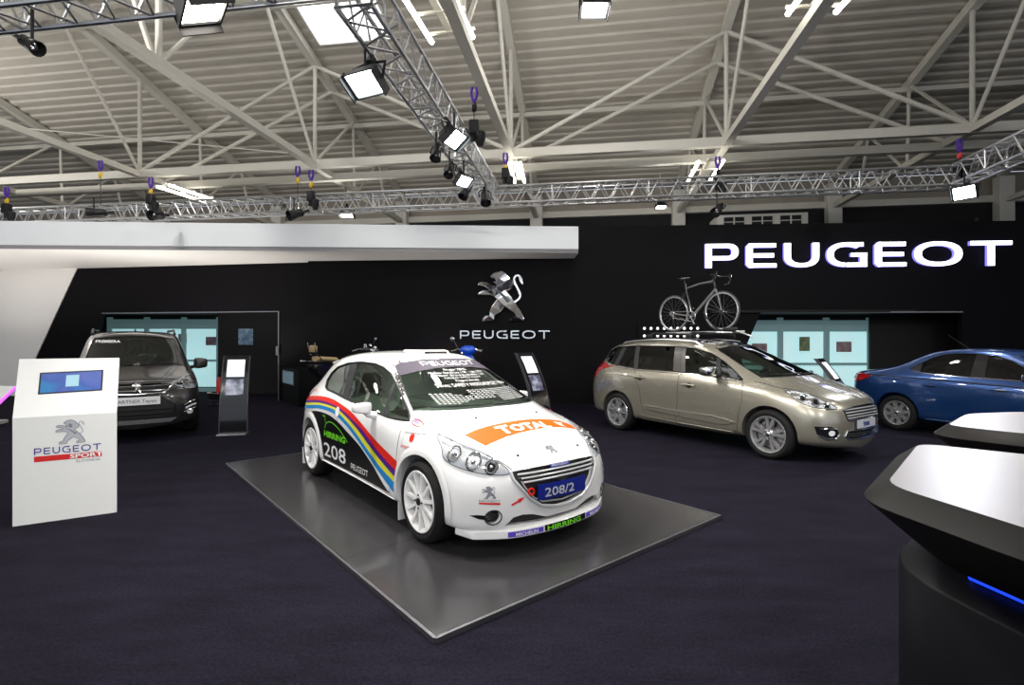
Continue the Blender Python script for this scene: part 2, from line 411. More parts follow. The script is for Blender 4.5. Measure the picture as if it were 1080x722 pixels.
# ---------------------------------------------------------------- floodlights
def flood(label, p, aim, s=1., face='lampcool', power=0, spot=None, nm='floodlight', color=(1, .96, .9), group='floodlights'):
    p = Vector(p); d = (Vector(aim)-p).normalized()
    q = d.to_track_quat('-Z', 'Y')
    t = thing(nm, label, 'floodlight', p, 0, group)
    t.rotation_euler = q.to_euler()
    bm = BM()
    prof = [(-.15, -.11), (.15, -.11), (.15, .11), (-.15, .11)]
    def ring(k, z): return [bm.verts.new(Vector((x*k*s, y*k*s, z*s))) for x, y in prof]
    R = [ring(.55, .14), ring(.75, .12), ring(1., .0), ring(1.04, -.02), ring(.93, -.02), ring(.9, -.005)]
    for a, b_ in zip(R, R[1:]):
        for k in range(4): bm.faces.new((a[k], a[(k+1) % 4], b_[(k+1) % 4], b_[k]))
    bm.faces.new(R[0][::-1])
    obj('housing', fix(bm), M['black'], t, False)
    bm = BM(); box(bm, (0, 0, -.006*s), (.27*s, .19*s, .006*s)); obj('lamp_glass', bm, M[face], t, False)
    bm = BM(); tube(bm, [(-.17*s, 0, .02*s), (-.17*s, .05*s, .17*s), (0, .06*s, .2*s), (.17*s, .05*s, .17*s), (.17*s, 0, .02*s)], .012*s, 6); obj('yoke', bm, M['black'], t)
    bm = BM(); box(bm, (0, .06*s, .235*s), (.05*s, .05*s, .08*s)); obj('clamp', bm, M['black'], t, False)
    for k in (-1, 1): bm = BM(); box(bm, (k*.165*s, 0, -.01*s), (.012*s, .22*s, .10*s)); obj('barn_door', bm, M['black'], t, False)
    if .05 < TB-p.z < .6: hook(t, TB-p.z)
    if power:
        l = bpy.data.lights.new('lamp', 'SPOT' if spot else 'AREA'); l.energy = power; l.color = color
        if spot: l.spot_size = math.radians(spot); l.spot_blend = .6; l.shadow_soft_size = .12
        else: l.shape = 'RECTANGLE'; l.size = .3*s; l.size_y = .22*s
        lo = bpy.data.objects.new('lamp_bulb', l); COL.objects.link(lo); lo.parent = t; lo.location = (0, 0, -.05*s)
    return t
def px(x, y, Y): return at(x, y, Y)
K = 1.0
flood('large lit floodlight hanging from the overhead truss, lens facing down left', hp(385, 88, 4.25), (-2.5, 3.2, .5), 1.25, power=260*K, spot=110)
flood('bright floodlight on the overhead truss beside the purple hoist', hp(479, 146, 4.25), (2., 5.5, .3), 1.15, power=260*K, spot=110)
flood('bright floodlight near the back end of the overhead truss', hp(489, 191, 4.25), (1.5, 6.5, .5), .95, power=160*K, spot=110)
flood('big warm floodlight at the top edge on the near truss', hp(214, 8, 4.20), (-1.0, 5.2, .4), 1.5, 'lamp', power=420*K, spot=115)
flood('blazing floodlight at the right corner of the truss frame', hp(1017, 203, 4.22), (3., 5.5, .6), 1.1, 'lampcool', power=420*K, spot=115, color=(.93, .96, 1))
# extra unseen floodlights added outside the frame to light the cars
for k, (u, v, tx, ty) in enumerate(((-5.5, -2.6, -5.2, 8.5), (-1., 3.55, .6, 4.), (2.2, 3.55, 1.8, 4.6), (5.2, 3.55, 4.2, 7.6), (8.3, 5.2, 6.8, 8.6), (-2.6, -2.6, -1.4, 5.4), (1.5, -2.6, .5, 4.), (6, -2.6, 3.5, 7))):
    flood(['added floodlight outside the picture aimed at the grey van', 'added floodlight above the picture over the dark platform', 'added floodlight above the picture over the rally car bonnet', 'added floodlight above the picture over the beige car', 'added unseen floodlight by the right hand truss over the blue car', 'added floodlight outside the picture aimed at the rally car door', 'added floodlight outside the picture aimed at the rally car nose', 'added floodlight outside the picture aimed at the beige car'][k],
          H(u, v, TB-.28), (tx, ty, .6), 1.2, 'lamp', power=300*K, spot=112)
# hall high bay floods
def highbay(label, p, s, power):
    t = flood(label, p, Vector(p)-Vector((0, 1.5, 6)), s, 'lamp', nm='hall_floodlight', group='hall floodlights')
    l = bpy.data.lights.new('lamp', 'POINT'); l.energy = power; l.color = (1, .965, .915); l.shadow_soft_size = .25
    lo = bpy.data.objects.new('lamp_bulb', l); COL.objects.link(lo); lo.parent = t; lo.location = (0, 0, -.30*s)
    bm = BM(); tube(bm, [(0, .06*s, .25*s), (0, .06*s+.1, .25*s+.9)], .015, 6); obj('hanger', bm, M['steel'], t)
highbay('bright hall floodlight at the top middle below the roof', px(627, 10, 10.6), 1.8, 300)
highbay('bright hall lamp low on the back wall left of the emblem', px(366, 227, 17.5), 1.4, 160)
highbay('smaller hall lamp low on the back wall right of the emblem', px(697, 218, 17.5), 1.1, 120)
for k, (u, v) in enumerate(((-9, 6), (-20, 11), (10, 7), (0, 1), (-9, -2), (9, -2))):  # unseen hall lamps added to brighten the roof and canopy
    highbay('added hall floodlight outside the picture over the '+['left aisle', 'far left aisle', 'right aisle', 'visitor area', 'left visitor area', 'right visitor area'][k], H(u, v, 8.6 if v > 5 else 9.0), 1.8, [640, 650, 110, 360, 430, 90][k])
# ---------------------------------------------------------------- fluorescent fittings
def fluo(label, p0, p1, n=2, gap=.30):
    p0 = Vector(p0); p1 = Vector(p1)
    t = thing('fluorescent_fitting', label, 'strip light', p0, 0, 'fluorescent strip lights')
    d = p1-p0; s = Vector((d.y, -d.x, 0)).normalized()
    for k in range(n):
        o = s*(k-(n-1)/2)*gap
        bm = BM(); tube(bm, [o, o+d], .045, 8); obj('light_tube', bm, M['tubelight'], t)
    bm = BM()
    for f in (.1, .5, .9): bar(bm, d*f-s*gap*.6+Vector((0, 0, .07)), d*f+s*gap*.6+Vector((0, 0, .07)), .05, .04)
    bar(bm, Vector((0, 0, .09)), d+Vector((0, 0, .09)), .12, .05); obj('tray', bm, M['steel'], t, False)
    return t
fluo('pair of lit fluorescent tubes at the top left of centre', hp(446, -14, 7.2), hp(477, 42, 7.2), 2, .80)
fluo('pair of lit fluorescent tubes at the top right', hp(888, -25, 7.2), hp(856, 14, 7.2), 2, .80)
fluo('lit fluorescent tubes low behind the left truss', hp(172, 196, 6.5), hp(222, 212, 6.5), 2, .5)
fluo('pair of lit fluorescent tubes behind the truss right of centre', hp(750, 170, 6.5), hp(737, 191, 6.5), 2, .65)
fluo('short lit fluorescent tubes behind the truss near the centre', hp(543, 172, 6.5), hp(548, 192, 6.5), 2, .3)
# ---------------------------------------------------------------- hoists
def hoist(label, p, ln, col='yellow', body=True):
    p = Vector(p); t = thing('chain_hoist', label, 'hoist', p, 0, 'chain hoists')
    bm = BM(); tube(bm, catmull([(-.03, 0, .06), (-.045, 0, -.05), (-.01, 0, -.17), (.01, 0, -.17), (.05, 0, -.05), (.03, 0, .06)], 4), .024, 6); obj('sling', bm, M['purple'], t)
    bm = BM(); tube(bm, catmull([(0, 0, -.18), (.03, 0, -.24), (.02, 0, -.32), (-.03, 0, -.33)], 4), .018, 6); box(bm, (0, 0, -.27), (.07, .06, .09), bev=.015); obj('hook', bm, M[col], t)
    bm = BM(); tube(bm, [(0, 0, -.3), (0, 0, -ln)], .009, 6); obj('chain', bm, M['black'], t)
    if body:
        bm = BM(); box(bm, (0, 0, -ln+.1), (.17, .15, .24), bev=.03); tube(bm, [(-.02, 0, -ln), (-.02, 0, -ln-.12)], .04, 8); obj('motor', bm, M['black'], t)
        bm = BM(); lathe(bm, [(.05, -.22), (.085, -.12), (.09, 0), (.07, .01)], 10, Matrix.Translation((.1, 0, -ln+.02))); obj('chain_bag', bm, M['black'], t)
hoist('chain hoist with purple sling, leftmost one at the picture edge', px(7, 200, 12.2), .55)
hoist('chain hoist with yellow hook on a long thin chain over the left canopy', px(106, 172, 12.), .98, body=False)
hoist('chain hoist with yellow hook and black motor over the left canopy', px(159, 190, 12.), .55)
hoist('chain hoist, left one of the two close together at left of centre', px(314, 178, 11.9), .75, body=False)
hoist('chain hoist, right one of the two close together at left of centre', px(328, 182, 11.8), .65)
hoist('chain hoist with purple sling slanting beside the bright overhead floodlight', px(500, 96, 8.4), .7, 'black')
hoist('chain hoist over the truss crossing above the emblem', px(533, 164, 11.4), .5)
hoist('chain hoist with purple sling over the small group of tubes right of centre', px(757, 168, 10.9), .55, 'black')
hoist('chain hoist with red hook at the right corner of the truss frame', px(1012, 150, 10.), .55, 'red')
# ---------------------------------------------------------------- spot heads
def spothead(label, p, aim, s=1., nm='spotlight'):
    p = Vector(p); d = (Vector(aim)-p).normalized()
    t = thing(nm, label, 'spotlight', p, 0, 'unlit stage spotlights'); t.rotation_euler = d.to_track_quat('-Z', 'Y').to_euler()
    bm = BM(); lathe(bm, [(.05*s, .22*s), (.085*s, .18*s), (.09*s, .02*s), (.10*s, 0), (.115*s, -.12*s), (.10*s, -.12*s), (.085*s, -.02*s)], 14); obj('housing', bm, M['black'], t)
    bm = BM(); lathe(bm, [(.082*s, -.03*s), (.06*s, -.045*s), (.0005, -.05*s)], 14); obj('lens', bm, M['chrome'], t)
    bm = BM(); tube(bm, [(-.13*s, 0, .05*s), (-.13*s, 0, .2*s), (-.08*s, 0, .27*s), (.08*s, 0, .27*s), (.13*s, 0, .2*s), (.13*s, 0, .05*s)], .014*s, 6); obj('yoke', bm, M['black'], t)
    bm = BM(); box(bm, (0, 0, .31*s), (.06*s, .06*s, .09*s)); obj('clamp', bm, M['black'], t, False)
    if .05 < TB-p.z < .6: hook(t, TB-p.z)
    return t
spothead('round black spotlight hanging from the near truss at the top left', hp(34, 48, 4.27), (-3.3, 4.5, 3.6), .62)
spothead('small spotlight left of the bright overhead floodlight', hp(460, 163, 4.27), (-1.6, 5, 0), .72)
spothead('small spotlight just below and right of its neighbour on the overhead truss', hp(474, 181, 4.27), (-1.6, 5, 0), .72)
spothead('black spotlight lying along the far truss over the left canopy', hp(99, 224.5, 4.27), (-14, 8, 3.5), 1.0)
spothead('black spotlight below the left hoist on the far truss', hp(164, 227, 4.27), (-8, 8, 3.5), 1.0)
spothead('black spotlight on the far truss left of centre', hp(310, 226, 4.25), (-8, 7, 2.), 1.)
spothead('spotlight at the crossing of the trusses, left one', hp(490, 204, 4.27), (-3, 7, 0), .8)
spothead('spotlight at the crossing of the trusses, right one', hp(512, 210, 4.27), (0, 7, 0), .9)
spothead('black spotlight on the far truss right of centre', hp(756, 222, 4.25), (1, 7, 1), .95)

# added unseen floor lamps, put in to brighten the canopy underside and white wall
for k, (x, y, lb) in enumerate(((-9.3, 11.4, 'behind the white information stand'), (-7.3, 12.6, 'behind the grey van'), (-1.9, 12.3, 'behind the rally car'), (-14.5, 11.0, 'beyond the left edge of the picture'))):
    t = flood('added unseen floor lamp brightening the canopy, '+lb, (x, y, .28), (x, y+.25, 5), .9, 'lamp', power=[420, 260, 90, 600][k], spot=140, nm='added_uplighter', color=(1, .95, .88), group='added floor uplighters')
    bm = BM(); box(bm, (0, 0, .255), (.25, .2, .03)); obj('foot', bm, M['black'], t, False)
# ================================================================ stand walls
M['wallblack'] = mat('black_wall_panel', srgb(9, 7, 11), .6, noise=.12, nscale=1.5, spec=.12)
M['wallwhite'] = mat('white_wall_panel', (.90, .88, .86), .5)
M['canopy'] = mat('white_canopy', (.90, .93, .96), .45)
M['dim'] = mat('grey_canopy_edge', (.30, .29, .30), .5)
WT = 4.46
def rwY(X): return 12.95-.06*X
def lwY(X): return 13.6-.158*(X+6.04)
def wallpoly(name, pts, Yf, th, m, smooth=False):
    bm = BM(); prism(bm, pts, 0, th, lambda x, z, d: Vector((x, Yf(x)+d, z))); return struct(name, fix(bm), m)
# right wall, with doorway cut (opening px 787..917 and the dark lobby to 1024)
Xo0 = (782-540)/F*12.15; Xo1 = (800-540)/F*12.1; Xr = (1000-540)/F*12.2
def xr(p):     # x on right wall at pixel
    t = (p-540)/F; return t*12.95/(1+.06*t)
def zr(p, y): return CAMH+(HY-y)/F*rwY(xr(p))
DT = 2.27
pts = [(xr(325), 0), (xr(760), 0), (xr(802), DT), (xr(1015), DT), (xr(1015), 0), (17.5, 0), (17.5, WT), (xr(325), WT)]
wallpoly('wall_stand_right', pts, rwY, .12, M['wallblack'])
def xl(p):
    t = (p-540)/F; return t*(13.6-.158*6.04)/(1+.158*t)
LZ = 3.73
pts = [(xl(20), 0), (xl(86), 0), (xl(108), 2.36), (xl(293), 2.36), (xl(293), 0), (xl(330), 0), (xl(330), LZ), (xl(83), LZ)]
wallpoly('wall_stand_left', pts, lwY, .12, M['wallblack'])
# white wall left of the slanting edge
pts = [(xl(20)+.0, 0), (xl(83), LZ), (xl(83), LZ+.4), (-21, LZ+.4), (-21, 0)]
wallpoly('wall_white', pts, lambda x: lwY(x)-.03, .12, M['wallwhite'])
# closing wedge between the two black walls
bm = BM(); a = Vector((xl(330), lwY(xl(330)), 0)); c = Vector((xr(325), rwY(xr(325)), 0))
# canopy
def cY(X): return 11.5+.0430*(X+11.5)
X0 = -17.0; X1 = (610-540)/F*12.06
bm = BM()
zt0, zb0 = 4.28, 3.66
poly = [(X0, cY(X0)), (X1, cY(X1)), (X1, rwY(X1)), (xr(325), rwY(xr(325))), (xl(330), lwY(xl(330))), (X0, lwY(X0))]
prism(bm, poly, zb0+.09, zt0, lambda x, y, d: Vector((x, y, d)))
struct('ceiling_canopy', fix(bm), M['canopy'])
bm = BM()
poly2 = [(x, y+(.05 if i < 2 else 0)) for i, (x, y) in enumerate(poly)]
prism(bm, poly2, zb0, zb0+.09, lambda x, y, d: Vector((x, y, d)))
struct('trim_10', fix(bm), M['wallwhite'])
bm = BM(); bar(bm, (X0, cY(X0)+.045, zb0+.045), (X1, cY(X1)+.045, zb0+.045), .02, .085); struct('trim_11', bm, M['dim'])
# rooms behind the doorways
M['lobby'] = mat('lobby_black', (.006, .006, .007), .8)
def doorset(idx, xf, Yf, x0p, x1p, Yb, posters, zt, label):
    """glazed doors seen through the wall opening"""
    xa = (x0p-540)/F*Yb; xb = (x1p-540)/F*Yb
    w = thing('door_%d' % idx, None, None, (xa, Yb, 0)); w['kind'] = 'structure'
    n = 3; W = xb-xa
    bm = BM()
    edges = [0, .34*W, .68*W, W]
    for e in edges: box(bm, (e, 0, zt/2), (.14, .08, zt))
    for z, hh in ((zt-.22, .30), (.06, .12), (.98, .07)): box(bm, (W/2, 0, z), (W, .07, hh))
    obj('door_frame', bm, M['doorframe'], w, False)
    for k in range(n):
        bm = BM(); box(bm, ((edges[k]+edges[k+1])/2, .02, zt/2), (edges[k+1]-edges[k]-.14, .02, zt-.3))
        obj('frosted_pane', bm, M['frost'], w, False)
    for k, (px0, px1, py0, py1, m) in enumerate(posters):
        Y = Yb+.004
        p0 = at(px0, py0, Y); p1 = at(px1, py1, Y)
        bm = BM(); box(bm, ((p0.x+p1.x)/2, Y, (p0.z+p1.z)/2), (abs(p1.x-p0.x), .008, abs(p0.z-p1.z)))
        tag(obj('poster', bm, m, None, False), label[k], 'poster', None)
M['doorframe'] = mat('door_frame_glow', (.16, .26, .27), .5, emit=(.18, .32, .34), es=.22)  # faint glow put into the frame colour, though it is no lamp
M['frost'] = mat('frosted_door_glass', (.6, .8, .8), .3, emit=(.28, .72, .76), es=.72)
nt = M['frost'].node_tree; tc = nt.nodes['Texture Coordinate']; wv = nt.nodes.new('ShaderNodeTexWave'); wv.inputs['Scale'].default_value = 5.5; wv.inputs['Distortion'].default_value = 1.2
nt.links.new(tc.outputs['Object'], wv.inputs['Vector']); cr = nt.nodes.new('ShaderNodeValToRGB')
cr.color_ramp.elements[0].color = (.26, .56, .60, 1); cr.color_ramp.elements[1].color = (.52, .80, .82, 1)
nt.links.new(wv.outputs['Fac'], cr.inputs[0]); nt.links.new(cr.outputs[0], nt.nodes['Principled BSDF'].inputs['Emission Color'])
def poster_mat(name, a, b_, sc):
    m = mat(name, a, .5); nt = m.node_tree; tc = nt.nodes['Texture Coordinate']
    v = nt.nodes.new('ShaderNodeTexVoronoi'); v.inputs['Scale'].default_value = sc; nt.links.new(tc.outputs['Object'], v.inputs['Vector'])
    c = nt.nodes.new('ShaderNodeValToRGB'); c.color_ramp.elements[0].color = (*a, 1); c.color_ramp.elements[1].color = (*b_, 1)
    nt.links.new(v.outputs['Color'], c.inputs[0]); nt.links.new(c.outputs[0], nt.nodes['Principled BSDF'].inputs['Base Color']); return m
pm1 = poster_mat('pink_poster', (.15, .10, .12), (.4, .28, .30), 9); pm2 = poster_mat('green_poster', (.06, .10, .04), (.25, .30, .15), 9)
pm3 = poster_mat('blue_poster', (.05, .12, .25), (.35, .5, .62), 12)
doorset(1, None, None, 774, 917, 13.6, [(793, 809, 362, 371, pm1), (843, 854, 355, 370, pm2), (882, 898, 360, 371, pm1)], 2.21,
        ['pinkish poster on the left frosted pane of the right doorway', 'upright green poster on the middle frosted pane', 'pinkish poster on the right frosted pane beside the blue car'])
doorset(2, None, None, 116, 231, 16.2, [(188, 197, 352, 362, pm1), (217, 228, 355, 364, pm1)], 2.35,
        ['small grey poster on the frosted door behind the van', 'pink poster on the frosted door above the van mirror'])
bm = BM(); p = at(259, 355, 15.36); box(bm, p, (.38, .01, .42)); box(bm, p+Vector((0, .006, 0)), (.44, .006, .48), mi=0)
tag(obj('poster', bm, pm3, None, False), 'small blue framed picture on the dark partition by the left doorway', 'poster')
def sealed(name, pts):
    for i, (a, b_) in enumerate(pts):
        bm = BM(); a3 = Vector((*a, 0)); b3 = Vector((*b_, 0)); bar(bm, a3+Vector((0, 0, 2.3)), b3+Vector((0, 0, 2.3)), .06, 4.55); struct(name+'_%d' % (i+1), bm, M['lobby'])
def P2(p, Y): return ((p-540)/F*Y, Y)
sealed('wall_lobby_right', [(P2(770, 13.70), P2(917, 13.70)), (P2(917, 13.5), P2(1060, 13.5)), (P2(1030, 12.4), P2(1030, 13.5))])
sealed('wall_lobby_left', [(P2(60, 16.35), P2(231, 16.35)), (P2(231, 15.4), P2(320, 15.4)), (P2(231, 15.4), P2(231, 16.3)), (P2(296, 13.7), P2(296, 15.4))])
bm = BM(); prism(bm, [P2(750, 12.5), P2(1070, 12.3), P2(1070, 14.1), P2(750, 14.1)], 2.28, 2.34, lambda x, y, d: Vector((x, y, d))); struct('ceiling_lobby_right', fix(bm), M['lobby'])
bm = BM(); prism(bm, [P2(60, 14.9), P2(300, 13.8), P2(300, 16.5), P2(60, 16.5)], 2.42, 2.48, lambda x, y, d: Vector((x, y, d))); struct('ceiling_lobby_left', fix(bm), M['lobby'])
# bright metal nosing over the doorways
M['greytrim'] = mat('grey_metal_trim', (.25, .25, .27), .35, .8)
bm = BM(); bar(bm, (xr(802), rwY(xr(802))-.01, DT+.015), (xr(1015), rwY(xr(1015))-.01, DT+.015), .02, .03); struct('trim_12', bm, M['greytrim'])
bm = BM(); bar(bm, (xl(108), lwY(xl(108))-.01, 2.375), (xl(293), lwY(xl(293))-.01, 2.375), .02, .03); bar(bm, (xl(294), lwY(xl(294))-.01, 0), (xl(294), lwY(xl(294))-.01, 2.39), .02, .03); struct('trim_13', bm, M['greytrim'])
bm = BM(); t = thing('fire_extinguisher', 'red fire extinguisher standing at the edge of the left doorway', 'fire extinguisher', at(231.5, 410, 15.0)*1, 0); t.location.z = 0
lathe(bm, [(.08, 0), (.085, .03), (.085, .42), (.05, .5), (.03, .54)], 16); obj('cylinder_body', bm, M['red'], t)
bm = BM(); box(bm, (0, -.02, .58), (.04, .12, .04)); box(bm, (0, .0, .62), (.03, .16, .015)); tube(bm, catmull([(.03, 0, .56), (.11, 0, .5), (.11, 0, .25), (.1, 0, .15)], 4), .012, 6); obj('valve_and_hose', bm, M['black'], t)
bm = BM(); tube(bm, [(0, 0, 0), (0, 0, .0), (0, 0, .16)], .02, 8); box(bm, (0, .02, .08), (.08, .01, .24)); 
tag(obj('door_handle', bm, M['greytrim'], None, loc=at(292, 373, 13.55)), 'grey metal handle on the right jamb of the left doorway', 'handle')
# slanted cabinet with lit glass between wall and scooters
a = Vector((xl(294)+.03, lwY(xl(294))-.02, 0)); bdir = Vector((.60, -.80, 0)); 
t = thing('display_cabinet', 'low slanted black cabinet with a glowing pale blue glass front', 'cabinet', a, math.atan2(bdir.y, bdir.x))
bm = BM(); box(bm, (.85, .30, .45), (1.7, .5, .9)); obj('cabinet_body', bm, M['wallblack'], t, False)
M['glowblue'] = mat('lit_display_glass', (.1, .15, .2), .15, emit=(.22, .34, .42), es=.28)
bm = BM(); box(bm, (.75, .045, .66), (1.05, .01, .30)); obj('glass_front', bm, M['glowblue'], t, False)
bm = BM()
for z in (.50, .82): box(bm, (.75, .035, z), (1.11, .02, .02))
for x in (.20, 1.30): box(bm, (x, .035, .66), (.02, .02, .34))
obj('glass_frame', bm, M['greytrim'], t, False)
# ---------------------------------------------------------------- illuminated lettering on the wall
M['signface'] = mat('lit_sign_face', (1, 1, 1), .4, emit=(.93, .96, 1.), es=2.6)
M['signside'] = mat('lit_sign_return', (.3, .3, .9), .4, emit=(.25, .22, 1.), es=1.1)
x0 = xr(742.5); x1 = xr(1063.5); ang = math.atan2(rwY(x1)-rwY(x0), x1-x0)
t = thing('illuminated_sign', 'glowing white wall lettering reading PEUGEOT on the black wall', 'sign', (x0, rwY(x0)-.10, zr(742, 283)), ang)
ps, W = peugeot_polys(); Wr = math.hypot(x1-x0, rwY(x1)-rwY(x0)); hh = (283-258)/F*rwY(x0)
for p in ps:
    fn = lambda u, v, d: Vector((u*Wr/W, d, v*hh))
    bm = polys_bm(p, fn, 0, .012); lo = obj('letter', fix(bm), M['signface'], t, False)
    bm = polys_bm(p, lambda u, v, d: Vector((u*Wr/W, d, v*hh)), .0121, .09); obj('letter_return', fix(bm), M['signside'], lo, False)
# ---------------------------------------------------------------- chrome emblem and word on the wall
def pl(p, y): X = xr(p); return Vector((X, rwY(X), zr(p, y)))
t = thing('wall_emblem', 'large chrome lion emblem mounted on the black wall', 'emblem', pl(528, 338.5)+Vector((0, -.12, 0)), ang)
body, tail, dark = lion_polys(); hL = (338.5-286.5)/F*rwY(xr(528))
def lion3d(t, hL, m, md, dep=.08, parent=None, tm=None):
    fn = lambda u, v, d: Vector((u*hL, d, v*hL))
    bm = BM(); prism(bm, body[0], .0, dep, fn); fix(bm)
    front = [f for f in bm.faces if len(f.verts) > 8 and abs(f.calc_center_median().y) < 1e-4]
    r = bmesh.ops.inset_region(bm, faces=front, thickness=hL*.016, depth=hL*.02, use_even_offset=True)
    bmesh.ops.triangulate(bm, faces=[f for f in bm.faces if len(f.verts) > 4])
    # facet the front so that it catches different lights
    for v in bm.verts:
        if v.co.y < -.001: v.co.y += .035*hL*math.sin(v.co.x/hL*14+v.co.z/hL*9)
    o = obj('lion_body', bm, m, t, False)
    bm = polys_bm(tail, fn, .0, dep*.8); obj('lion_tail', fix(bm), m, t, False)
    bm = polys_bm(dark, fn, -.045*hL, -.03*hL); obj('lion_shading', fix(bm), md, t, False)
M['chromeflat'] = mat('polished_chrome', (.85, .86, .88), .16, 1.)
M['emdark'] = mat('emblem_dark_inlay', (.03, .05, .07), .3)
lion3d(t, hL, M['chromeflat'], M['emdark'])
t = thing('wall_lettering', 'chrome PEUGEOT lettering on the black wall under the lion emblem', 'sign', pl(485.5, 357)+Vector((0, -.09, 0)), ang)
x0 = xr(485.5); x1 = xr(579.5); Wr = (x1-x0)*1.002; hh = (357-348.5)/F*13
for p in peugeot_polys(gap=.45, V=.2, H=.15)[0]:
    W = peugeot_polys(gap=.45)[1]
    bm = polys_bm(p, lambda u, v, d: Vector((u*Wr/W, d, v*hh)), 0, .05); obj('letter', fix(bm), M['chromeflat'], t, False)
# row of small round lamps behind the estate car
M['dot'] = mat('small_lamp_dot', (1, 1, 1), .5, emit=(1, .95, .9), es=1.6)
t = thing('lamp_panel', 'black panel with two rows of small round white lamps behind the bicycle', 'lamp panel', pl(707, 350)+Vector((0, -.03, 0)), ang)
bm = BM(); box(bm, (0, 0, 0), (1.62, .04, .40)); obj('panel', bm, M['wallblack'], t, False)
for r in range(2):
    for k in range(9):
        bm = BM(); lathe(bm, [(.032, .03), (.032, 0), (.022, -.012), (.001, -.014)], 12, Matrix.Translation(((k-4)*.162, -.03, .09-r*.185)) @ Matrix.Rotation(-PI/2, 4, 'X'))
        obj('lamp', bm, M['dot'], t)
# purple lit edge, far left
M['magenta'] = mat('magenta_led', (.6, .1, .8), .4, emit=(.55, .08, 1.), es=1.8)
bm = BM(); a = at(-25, 447, 9.0); b3 = at(17, 407, 10.0)
t = thing('lit_counter', 'white slanting counter edge with a magenta light strip at the left border', 'counter', (a.x, a.y, 0), 0)
b3 = b3-Vector((a.x, a.y, 0)); a0 = Vector((0, 0, a.z))
bm = BM(); q = [a0, b3, b3+Vector((-.9, 0, .02)), a0+Vector((-.9, 0, .02))]
prism(bm, [(0, 0), (1, 0), (1, 1), (0, 1)], -.06, 0, lambda u, v, d: q[0]*(1-u)*(1-v)+q[1]*u*(1-v)+q[2]*u*v+q[3]*(1-u)*v+Vector((0, 0, d))); obj('counter_top', fix(bm), M['white'], t, False)
bm = BM(); tube(bm, [a0+Vector((0, -.02, -.03)), b3+Vector((.0, -.02, -.03))], .025, 8); obj('light_strip', bm, M['magenta'], t)
bm = BM(); prism(bm, [(-.1, .1), (b3.x-.1, b3.y-.05), (b3.x-.8, b3.y), (-.8, .1)], 0, a.z-.06, lambda u, v, d: Vector((u, v, d))); obj('counter_base', fix(bm), M['wallwhite'], t, False)
# ---------------------------------------------------------------- platform
M['plat'] = mat('platform_laminate', srgb(50, 49, 51), .22, noise=.10, nscale=1.2, spec=.5)
M['platedge'] = mat('platform_edge_metal', (.16, .16, .17), .4, .8)
PH = .03
def gp(x, y, z=PH): Y = (CAMH-z)*F/(y-HY); return Vector(((x-540)/F*Y, Y, z))
A_, B_, C_ = gp(240, 488), gp(460, 670), gp(755, 542)
ul = (A_-B_); ll = ul.length; ul.normalize(); ur = Vector((-ul.y, ul.x, 0)); ur = ur if ur.dot(C_-B_) > 0 else -ur; lr = (C_-B_).dot(ur)
t = thing('display_platform', 'flat dark grey laminate platform with thin metal edge under the rally car', 'platform', B_-Vector((0, 0, PH)), math.atan2(ur.y, ur.x))
n1_, n2_ = 2, 4
for i in range(n1_):
    for j in range(n2_):
        bm = BM(); a, b_ = lr/n1_, ll/n2_
        box(bm, ((i+.5)*a, (j+.5)*b_, PH/2), (a-.003, b_-.003, PH)); obj('platform_panel', bm, M['plat'], t, False)
bm = BM(); e = .012
for p, q in (((-e, -e), (lr+e, -e)), ((lr+e, -e), (lr+e, ll+e)), ((lr+e, ll+e), (-e, ll+e)), ((-e, ll+e), (-e, -e))): bar(bm, (*p, PH/2), (*q, PH/2), .02, PH)
obj('metal_edge', bm, M['platedge'], t, False)
# ================================================================ car kit
M['tyre'] = mat('tyre_rubber', (.006, .006, .0065), .8, spec=.3)
M['whiterim'] = mat('white_alloy', (.80, .80, .80), .3, coat=.4)
M['silverrim'] = mat('silver_alloy', (.62, .63, .65), .25, .8)
M['liner'] = mat('wheel_arch_liner', (.006, .006, .007), .9)
M['interior'] = mat('car_interior', (.03, .028, .027), .8)
M['seat'] = mat('seat_fabric', (.035, .033, .035), .85)
M['glass'] = glass_mat('clear_green_glass', (.38, .47, .41), .5)
M['vanglass'] = glass_mat('teal_tinted_glass', (.50, .78, .72), .5)
M['tint'] = glass_mat('tinted_glass', (.10, .11, .10), .5)
M['lens'] = mat('headlamp_lens', (.74, .77, .8), .15, .0, coat=.5, noise=.22, nscale=34)
M['redlens'] = mat('tail_lamp_red', (.30, .006, .008), .08, coat=1., emit=(.9, .03, .02), es=.03)
M['orangelens'] = mat('indicator_orange', (.8, .25, .03), .1, coat=1.)
M['darkmesh'] = mat('grille_mesh', (.010, .010, .011), .5)
M['discmetal'] = mat('brake_disc', (.35, .34, .33), .35, .9)
M['seam'] = mat('panel_gap', (.008, .008, .008), .8)
